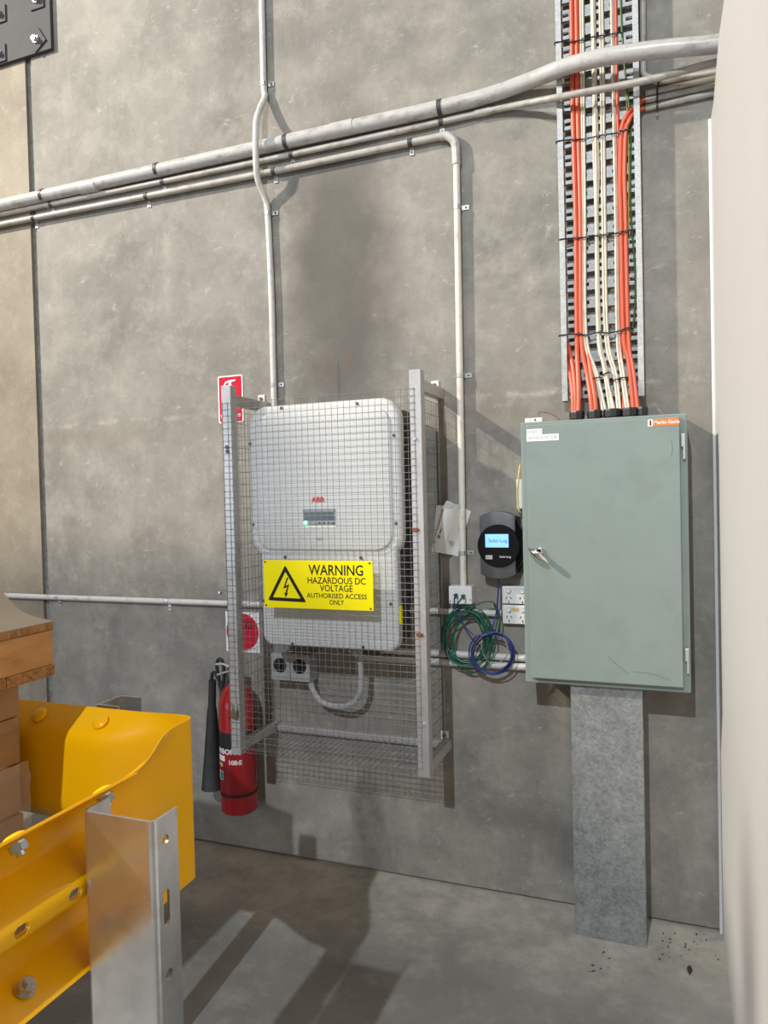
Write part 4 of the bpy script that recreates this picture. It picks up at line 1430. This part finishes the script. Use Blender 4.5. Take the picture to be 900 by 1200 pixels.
tag(MB().tube(smooth_path(q, 6), 0.0017, 6).build('loose_wire', 'grey_cable'), 'thin grey wire curled inside the blue cable ring', 'wire')

# ------------------------------------------------------------------ steel plate over the panel joint
br = PY(60, 56.5, -0.02)
tl = PY(60, 0, -0.02)
plx0, plz0 = br.x - 0.62, br.z
pt_ = thing('steel_plate', (br.x - 0.31, -0.01, plz0), 'dark grey bolted steel plate bridging the concrete panel joint', 'steel plate')
plz1 = PY(6, 1.5, -0.02).z
MB().box(plx0, br.x, -0.02, -0.001, plz0, plz0 + 0.37, 0.002).build('plate', 'plate', pt_)
for px, py, ang_ in ((43, 0, 0), (43, 47, 33), (-1, 17, 0), (-1, 63, 0)):
    c = PY(px, py, -0.025)
    a_ = math.radians(ang_)
    ux, uz = Vector((math.cos(a_), 0, math.sin(a_))), Vector((-math.sin(a_), 0, math.cos(a_)))
    w = MB().obox((c.x, -0.0235, c.z), ux, ey, uz, 0.042, 0.0035, 0.042).build('washer', 'plate', pt_)
    MB().cyl((c.x, -0.027, c.z), (c.x, -0.036, c.z), 0.019, 6).cyl((c.x, -0.036, c.z), (c.x, -0.050, c.z), 0.012, 12).build('bolt', 'bolt', w)

# ------------------------------------------------------------------ yellow guardrail corner
ZC = 0.900
WP = [(0.000, 0.155), (0.010, 0.148), (0.068, 0.114), (0.079, 0.104), (0.083, 0.092), (0.083, 0.078), (0.079, 0.066), (0.068, 0.055), (0.014, 0.026), (0.004, 0.018), (0.0, 0.008)]
WP = WP + [(a, -b) for a, b in WP[::-1]]
NP_ = len(WP)
FP = [(0.000, 0.155), (0.008, 0.150), (0.052, 0.114), (0.062, 0.104), (0.068, 0.090), (0.070, 0.072), (0.070, 0.058), (0.070, 0.044), (0.070, 0.030), (0.070, 0.018), (0.070, 0.006)]
FP = FP + [(a, -b) for a, b in FP[::-1]]


def prof_pt(i, w, flat_o, zt, zb, P=WP):
    t = i / (NP_ - 1)
    fo, fz = flat_o, zt + (zb - zt) * t
    o, z = P[i]
    return o * w + fo * (1 - w), (ZC + z) * w + fz * (1 - w)


def sheet_mesh(rows, thick):
    """rows of profile points, given a real thickness along the local outward direction"""
    mb = MB()
    n = len(rows)
    mm = len(rows[0])
    # vertex normals
    nrm = []
    for i in range(n):
        for j in range(mm):
            du = rows[min(i + 1, n - 1)][j] - rows[max(i - 1, 0)][j]
            dv = rows[i][min(j + 1, mm - 1)] - rows[i][max(j - 1, 0)]
            nrm.append(du.cross(dv).normalized())
    A = [rows[i][j] for i in range(n) for j in range(mm)]
    B = [A[k] + nrm[k] * thick for k in range(len(A))]
    fs = [(i * mm + j, (i + 1) * mm + j, (i + 1) * mm + j + 1, i * mm + j + 1) for i in range(n - 1) for j in range(mm - 1)]
    N = len(A)
    f2 = [tuple(N + k for k in f[::-1]) for f in fs]
    f3 = []
    for i in range(n - 1):
        f3.append((i * mm, N + i * mm, N + (i + 1) * mm, (i + 1) * mm))
        k = mm - 1
        f3.append((i * mm + k, (i + 1) * mm + k, N + (i + 1) * mm + k, N + i * mm + k))
    for j in range(mm - 1):
        f3.append((j, j + 1, N + j + 1, N + j))
        k = (n - 1) * mm
        f3.append((k + j, N + k + j, N + k + j + 1, k + j + 1))
    mb.add(A + B, fs + f2 + f3, True)
    return mb


XA, YB = -1.000, -1.335
# rail A runs towards the wall, its hump side to the left
rowsA = [[Vector((XA - o, y, z)) for o, z in [prof_pt(i, 1, 0, 0, 0) for i in range(NP_)]] for y in [-3.05 + k * (3.05 - 1.675) / 30 for k in range(31)]]
ra = thing('guardrail_beam', (XA, -2.3, ZC - 0.155), 'yellow steel guardrail beam seen from behind, bolted to the near galvanised post', 'guardrail')
beam = sheet_mesh(rowsA, 0.0032).build('beam', 'rail', ra, sharp=60)
# flattened nose piece round the corner
rowsN = []
OFF = 0.0045
for k in range(29):                                   # along A
    y = -2.05 + k * (2.05 - 1.365) / 28
    t = min(1, max(0, (y + 1.70) / 0.30))
    w = 1 - (3 * t * t - 2 * t ** 3)
    zt, zb = 1.062, 0.665
    rowsN.append([Vector((XA - OFF - o, y, z)) for o, z in [prof_pt(i, w, 0.100, zt, zb) for i in range(NP_)]])
cxn, cyn, rn = XA - OFF - 0.100 - 0.034, -1.365, 0.034
for k in range(1, 8):
    a_ = PI / 2 * k / 8
    rowsN.append([Vector((cxn + rn * math.cos(a_), cyn + rn * math.sin(a_), z)) for o, z in [prof_pt(i, 0, 0, 1.062, 0.665) for i in range(NP_)]])
x_s = cxn
for k in range(21):                                   # along B
    x = x_s - k * 0.58 / 20
    t = min(1, max(0, (x_s - x) / 0.24))
    w = 3 * t * t - 2 * t ** 3
    yb_ = cyn + rn
    rowsN.append([Vector((x, yb_ + 0.0 - o + 0.004 * w, z)) for o, z in [prof_pt(i, w, 0.0, 1.062, 0.665, FP) for i in range(NP_)]])
ns = thing('guardrail_nose', (cxn, cyn, 0.665), 'yellow guardrail corner nose, folded flat and wrapped round the corner', 'guardrail')
nose = sheet_mesh(rowsN, 0.003).build('sheet', 'rail', ns, sharp=60)
# rail B along the wall
yb_ = cyn + rn + 0.010
rowsB = [[Vector((x, yb_ - o, z)) for o, z in [prof_pt(i, 1, 0, 0, 0, FP) for i in range(NP_)]] for x in [x_s - 0.30 - k * 1.3 / 10 for k in range(11)]]
rbm = thing('guardrail_beam', (-2.0, yb_, ZC - 0.155), 'yellow guardrail beam facing forward behind the cartons', 'guardrail')
sheet_mesh(rowsB, -0.0032).build('beam', 'rail', rbm, sharp=60)


def slot_cut(x0, x1, y, z, ry, rz):
    l = []
    for k in range(16):
        a_ = 2 * PI * (k + 0.5) / 16
        rr_ = min(ry, rz)
        l.append((y + rr_ * math.cos(a_) + math.copysign(ry - rr_, math.cos(a_)), z + rr_ * math.sin(a_) + math.copysign(rz - rr_, math.sin(a_))))
    return MB().loft([[Vector((x0, a_, b_)) for a_, b_ in l], [Vector((x1, a_, b_)) for a_, b_ in l]])


sl = [PX(25.5, 1038, XA + 0.003), PX(90, 1047, XA + 0.003)]
for sheet_ in (beam, nose):
    cut_holes(sheet_, [slot_cut(XA - 0.06, XA + 0.03, c.y, ZC, 0.015, 0.0095) for c in sl])


def hexnut(mb, c, axis, r, h):
    c, axis = Vector(c), Vector(axis)
    mb.cyl(c, c + axis * 0.003, r * 1.12, 18)
    mb.cyl(c + axis * 0.003, c + axis * h, r, 6)
    return mb


def dome(c, axis, r, h):
    return MB().lathe([(r, 0), (r * 0.97, h * 0.3), (r * 0.8, h * 0.65), (r * 0.5, h * 0.9), (0.001, h)], c, Vector(axis), 20)


# splice bolts: nuts on the back of rail A, domed heads inside the corner
nrmU = Vector((0.52, 0, 0.85)).normalized()
nrmD = Vector((0.52, 0, -0.85)).normalized()
upo, upz = 0.038, ZC + 0.131
dno, dnz = 0.038, ZC - 0.131
lowb = PX(30, 1155, XA - dno + 0.004)
for c, nn in ((Vector((XA - upo, PX(125, 938, XA - 0.03).y, upz)), -nrmD), (Vector((XA - upo, PX(22, 983, XA - 0.03).y, upz)), -nrmD), (Vector((XA - dno, lowb.y, dnz)), -nrmU)):
    up = c.z > ZC
    inward = Vector((0.5, 0, -0.86)) if up else Vector((0.5, 0, 0.86))
    out_ = -inward
    nb = MB()
    hexnut(nb, c + inward * 0.003, inward, 0.0155, 0.016)
    nb.cyl(c + inward * 0.016, c + inward * 0.026, 0.008, 12)
    o = nb.build('nut', 'post', ra)
    dome(c + out_ * 0.004, out_, 0.021, 0.009).build('bolt_head', 'rail', ra)
for px, py in ((116, 851.5), (44.5, 845)):
    c = PY(px, py, yb_ - 0.05)
    ax = Vector((0, -0.63, 0.77))
    cc = Vector((c.x, yb_ - 0.044, ZC + 0.134))
    dome(cc, ax, 0.022, 0.009).build('bolt_head', 'rail', ns)

# galvanised posts
def c_post(name, label, pts, z1, thick, holes=None):
    """channel from a plan polyline (open), standing on the floor"""
    n = len(pts)
    P2 = [Vector((p[0], p[1], 0)) for p in pts]
    offs = []
    for i in range(n):
        d1 = (P2[i] - P2[i - 1]).normalized() if i else (P2[1] - P2[0]).normalized()
        d2 = (P2[i + 1] - P2[i]).normalized() if i < n - 1 else d1
        n1 = Vector((-d1.y, d1.x, 0))
        n2 = Vector((-d2.y, d2.x, 0))
        bis = (n1 + n2).normalized()
        offs.append(P2[i] + bis * (thick / max(0.3, bis.dot(n1))))
    loop = P2 + offs[::-1]
    root = thing(name, (sum(p[0] for p in pts) / n, sum(p[1] for p in pts) / n, 0), label, 'guardrail post')
    o = MB().loft([[Vector((p.x, p.y, 0.012)) for p in loop], [Vector((p.x, p.y, z1)) for p in loop]]).build('channel', 'post', root)
    if holes:
        cut_holes(o, holes)
    xs = [p[0] for p in pts]
    ys = [p[1] for p in pts]
    MB().box(min(xs) - 0.03, max(xs) + 0.03, min(ys) - 0.03, max(ys) + 0.03, 0.0, 0.012, 0.001).build('base_plate', 'post', root)
    return root


zpA = 1.045
pa0, pa1, pa2 = PZ(94.5, 950, zpA), PZ(181, 962, zpA), PZ(208, 946, zpA)
xl, xr_, yf, yk = XA + 0.006, XA + 0.006 + (pa1.x - pa0.x), pa0.y, pa2.y
rr = 0.010
plan = [(xl, yk)] + [(xl, yf + rr)] + [(xl + rr - rr * math.cos(a_), yf + rr - rr * math.sin(a_)) for a_ in (PI / 6, PI / 3)] + [(xl + rr, yf), (xr_ - rr, yf)] + [(xr_ - rr + rr * math.sin(a_), yf + rr - rr * math.cos(a_)) for a_ in (PI / 6, PI / 3)] + [(xr_, yf + rr), (xr_, yk)]
hs = []
hx = (xr_ - 0.03, xr_ + 0.03)
h1, h2, h3 = PX(194, 984, xr_), PX(195.5, 1063, xr_), PX(198.5, 1141, xr_)
hs = [slot_cut(hx[0], hx[1], h1.y, h1.z, 0.009, 0.009), slot_cut(hx[0], hx[1], h2.y, h2.z, 0.0085, 0.032), slot_cut(hx[0], hx[1], h3.y, h3.z, 0.009, 0.009)]
c_post('guardrail_post', 'galvanised channel post standing nearest the yellow beam seen from behind', plan, zpA, 0.005, hs)
zpB = 1.060
pb1, pb2, pb0 = PZ(142, 815.5, zpB), PZ(165, 817.5, zpB), PZ(100, 833, zpB)
yfb = yb_ + 0.012
c_post('guardrail_post', 'galvanised channel post behind the forward facing yellow beam', [(pb2.x, yfb), (pb1.x, yfb), (pb1.x, pb1.y), (pb2.x, pb1.y)], zpB, 0.005)

# ------------------------------------------------------------------ boards and cartons inside the rail
SX, YF2 = -1.44, -1.446
zt_ = PX(63, 729, SX).z
zb_ = PX(64, 790.5, SX).z
z1_ = zt_ - 0.018
z0_ = zb_ + 0.026
st = thing('timber_crate', (SX - 0.5, YF2 - 0.5, zb_), 'brown timber and chipboard crate resting on the cartons', 'crate')
MB().box(SX - 1.0, SX, YF2 - 1.0, YF2, z1_, zt_, 0.0015, 1).build('top_board', 'chip', st)
MB().box(SX - 0.995, SX - 0.002, YF2 - 0.995, YF2 - 0.001, z0_, z1_ - 0.0006, 0.003).build('timber_layer', 'timber', st)
ysp = PX(8.5, 803, SX).y
MB().box(SX - 1.0, SX, ysp + 0.001, YF2, zb_, z0_ - 0.0006, 0.0015, 1).build('bottom_board', 'chip', st)
MB().box(SX - 1.0, SX - 0.001, YF2 - 1.0, ysp - 0.001, zb_, z0_ - 0.0006, 0.0015, 1).build('bottom_board', 'chip', st)
# bowed kraft sheet on top
cur = [PY(x, y, YF2) for x, y in ((61, 728.2), (52, 726.5), (40, 723.5), (25, 716.5), (12, 705), (0, 690.5))]
cur.append(cur[-1] + (cur[-1] - cur[-2]) * 1.2)
cur = [Vector((SX - 0.001, YF2, zt_ + 0.0006))] + [Vector((min(c.x, SX - 0.002), YF2, max(c.z, zt_ + 0.0008))) for c in cur[1:]]
cs = smooth_path(cur, 4)
loop0 = cs + [c + Vector((0, 0, 0.0025)) for c in cs[::-1]]
tag(MB().loft([loop0, [c + Vector((0, -0.95, 0)) for c in loop0]], True, True, True).build('kraft_sheet', 'kraft'), 'bowed brown cardboard sheet lying on the timber crate', 'cardboard')
BX = -1.558
zs = [zb_ - 0.0008, PX(17, 841, BX).z, PX(17, 897, BX).z, PX(16, 957, BX).z]
h_ = zs[2] - zs[3]
while zs[-1] - h_ > 0.14:
    zs.append(zs[-1] - h_)
names = ['topmost brown carton directly under the timber crate', 'second brown carton down in the stack under the timber crate', 'third brown carton down in the stack under the timber crate']
for k in range(len(zs) - 1):
    d_ = random.uniform(-0.006, 0.006) if k else 0
    o = MB().box(BX - 0.75, BX + d_, YF2 - 0.72, YF2 - 0.004, zs[k + 1] + 0.0012, zs[k] - 0.0012, 0.005).build('carton', 'carton')
    tag(o, names[k] if k < 3 else 'brown carton low in the stack behind the yellow guardrail', 'carton', 'cartons stacked under the crate')
    if k < 3:
        MB().box(BX - 0.3, BX + d_ + 0.0006, YF2 - 0.40, YF2 - 0.36, zs[k + 1] + 0.004, zs[k] - 0.004).build('packing_tape', 'tape', o)
ppz = zs[-1]
pal = thing('pallet', (BX - 0.4, YF2 - 0.4, 0), 'timber pallet carrying the carton stack', 'pallet')
for k in range(6):
    yy = YF2 - 0.85 + k * 0.155
    MB().box(BX - 0.8, BX + 0.02, yy, yy + 0.10, ppz - 0.022, ppz, 0.002).build('deck_board', 'timber', pal)
for k in range(3):
    xx = BX - 0.78 + k * 0.36
    MB().box(xx, xx + 0.07, YF2 - 0.86, YF2 + 0.01, 0.0, ppz - 0.0222, 0.002).build('bearer', 'timber', pal)
# creased clear wrap on the lower cartons
rw = []
rnd = random.Random(4)
for i in range(15):
    y = YF2 - 0.30 + i * 0.30 / 14
    row = []
    for j in range(16):
        z = 0.55 + j * (PX(18, 893, BX).z - 0.55) / 15
        row.append(Vector((BX + 0.011 + rnd.uniform(0, 0.010), y + (0.006 if i == 14 else 0) + rnd.uniform(-0.006, 0.006), z + rnd.uniform(-0.008, 0.008))))
    rw.append(row)
wrap = MB().add([p for r_ in rw for p in r_], [(i * 16 + j, (i + 1) * 16 + j, (i + 1) * 16 + j + 1, i * 16 + j + 1) for i in range(14) for j in range(15)])
tag(wrap.build('plastic_wrap', 'wrap'), 'creased clear plastic wrap clinging to the lower cartons', 'plastic wrap')

# ------------------------------------------------------------------ crumbs on the floor by the duct
c = PZ(808, 1137, 0.004)
lf = MB()
n_ = 10
up_ = [Vector((c.x + 0.010 * math.sin(PI * k / n_) * (1 - 0.3 * k / n_), c.y - 0.024 + 0.052 * k / n_, 0.004 + 0.004 * math.sin(PI * k / n_))) for k in range(n_ + 1)]
dn_ = [Vector((c.x - 0.009 * math.sin(PI * k / n_) * (1 - 0.3 * k / n_), c.y - 0.024 + 0.052 * k / n_, 0.004 + 0.003 * math.sin(PI * k / n_))) for k in range(n_ + 1)]
md_ = [(a_ + b_) / 2 - Vector((0, 0, 0.0025)) for a_, b_ in zip(up_, dn_)]
for a_, b_ in ((up_, md_), (md_, dn_)):
    lf.add(a_ + b_, [(k, k + 1, n_ + 2 + k, n_ + 1 + k) for k in range(n_)], True)
    lf.add([q_ + Vector((0, 0, 0.0007)) for q_ in a_ + b_], [(n_ + 1 + k, n_ + 2 + k, k + 1, k) for k in range(n_)], True)
M['leaf'] = mat('dead_leaf_brown', (0.055, 0.035, 0.022), 0.7)
tag(lf.build('dead_leaf', 'leaf'), 'curled dark dead leaf on the floor near the white wall', 'leaf')
gr = MB()
rnd = random.Random(11)
for _ in range(34):
    px_, py_ = rnd.uniform(770, 842), rnd.uniform(1092, 1125)
    c = PZ(px_, py_, 0)
    r_ = rnd.uniform(0.0008, 0.0022)
    gr.obox((c.x, c.y, r_ * 0.7), Vector((math.cos(px_), math.sin(px_), 0)), Vector((-math.sin(px_), math.cos(px_), 0)), ez, r_ * 1.4, r_, r_ * 0.7)
for _ in range(12):
    px_, py_ = rnd.uniform(690, 715), rnd.uniform(1108, 1140)
    c = PZ(px_, py_, 0)
    r_ = rnd.uniform(0.0008, 0.0025)
    gr.obox((c.x, c.y, r_ * 0.7), Vector((math.cos(px_), math.sin(px_), 0)), Vector((-math.sin(px_), math.cos(px_), 0)), ez, r_ * 1.8, r_, r_ * 0.7)
g_ = tag(gr.build('concrete_grit', 'screw'), 'dark grit and crumbs scattered on the floor round the duct foot', 'grit')
g_['kind'] = 'stuff'

# ------------------------------------------------------------------ added unseen racking at the left, blocking lamp light from the lower wall
RX0, RX1, RY0, RY1 = -7.6, -4.55, -3.0, -2.15
rk = thing('shading_rack', ((RX0 + RX1) / 2, (RY0 + RY1) / 2, 0), 'added unseen blue and orange rack of cartons, left of the guardrail, shading the lower wall', 'rack')
M['rack_blue'] = mat('rack_blue', (0.02, 0.06, 0.25), 0.45)
for x in (RX0, (RX0 + RX1) / 2, RX1 - 0.09):
    for y in (RY0, RY1 - 0.08):
        MB().box(x, x + 0.09, y, y + 0.08, 0.0, 4.45, 0.003).build('upright', 'rack_blue', rk)
for z in (1.5, 3.0):
    for y in (RY0, RY1 - 0.05):
        MB().box(RX0, RX1, y, y + 0.05, z - 0.12, z, 0.004).build('beam', 'sticker', rk)
for z, lv in ((0.0, 'bottom'), (1.5, 'middle'), (3.0, 'top')):
    for i in range(2):
        x = RX0 + 0.12 + i * 1.5
        for k in range(3):  # added load, out of view, so the rack stops the light
            o = MB().box(x, x + 1.28, RY0 + 0.06, RY1 - 0.06, z + 0.002 + k * 0.44, z + k * 0.44 + 0.438, 0.008).build('carton', 'carton')
            tag(o, 'added unseen brown carton on the %s level of the shading rack' % lv, 'carton', 'added cartons filling the shading rack')
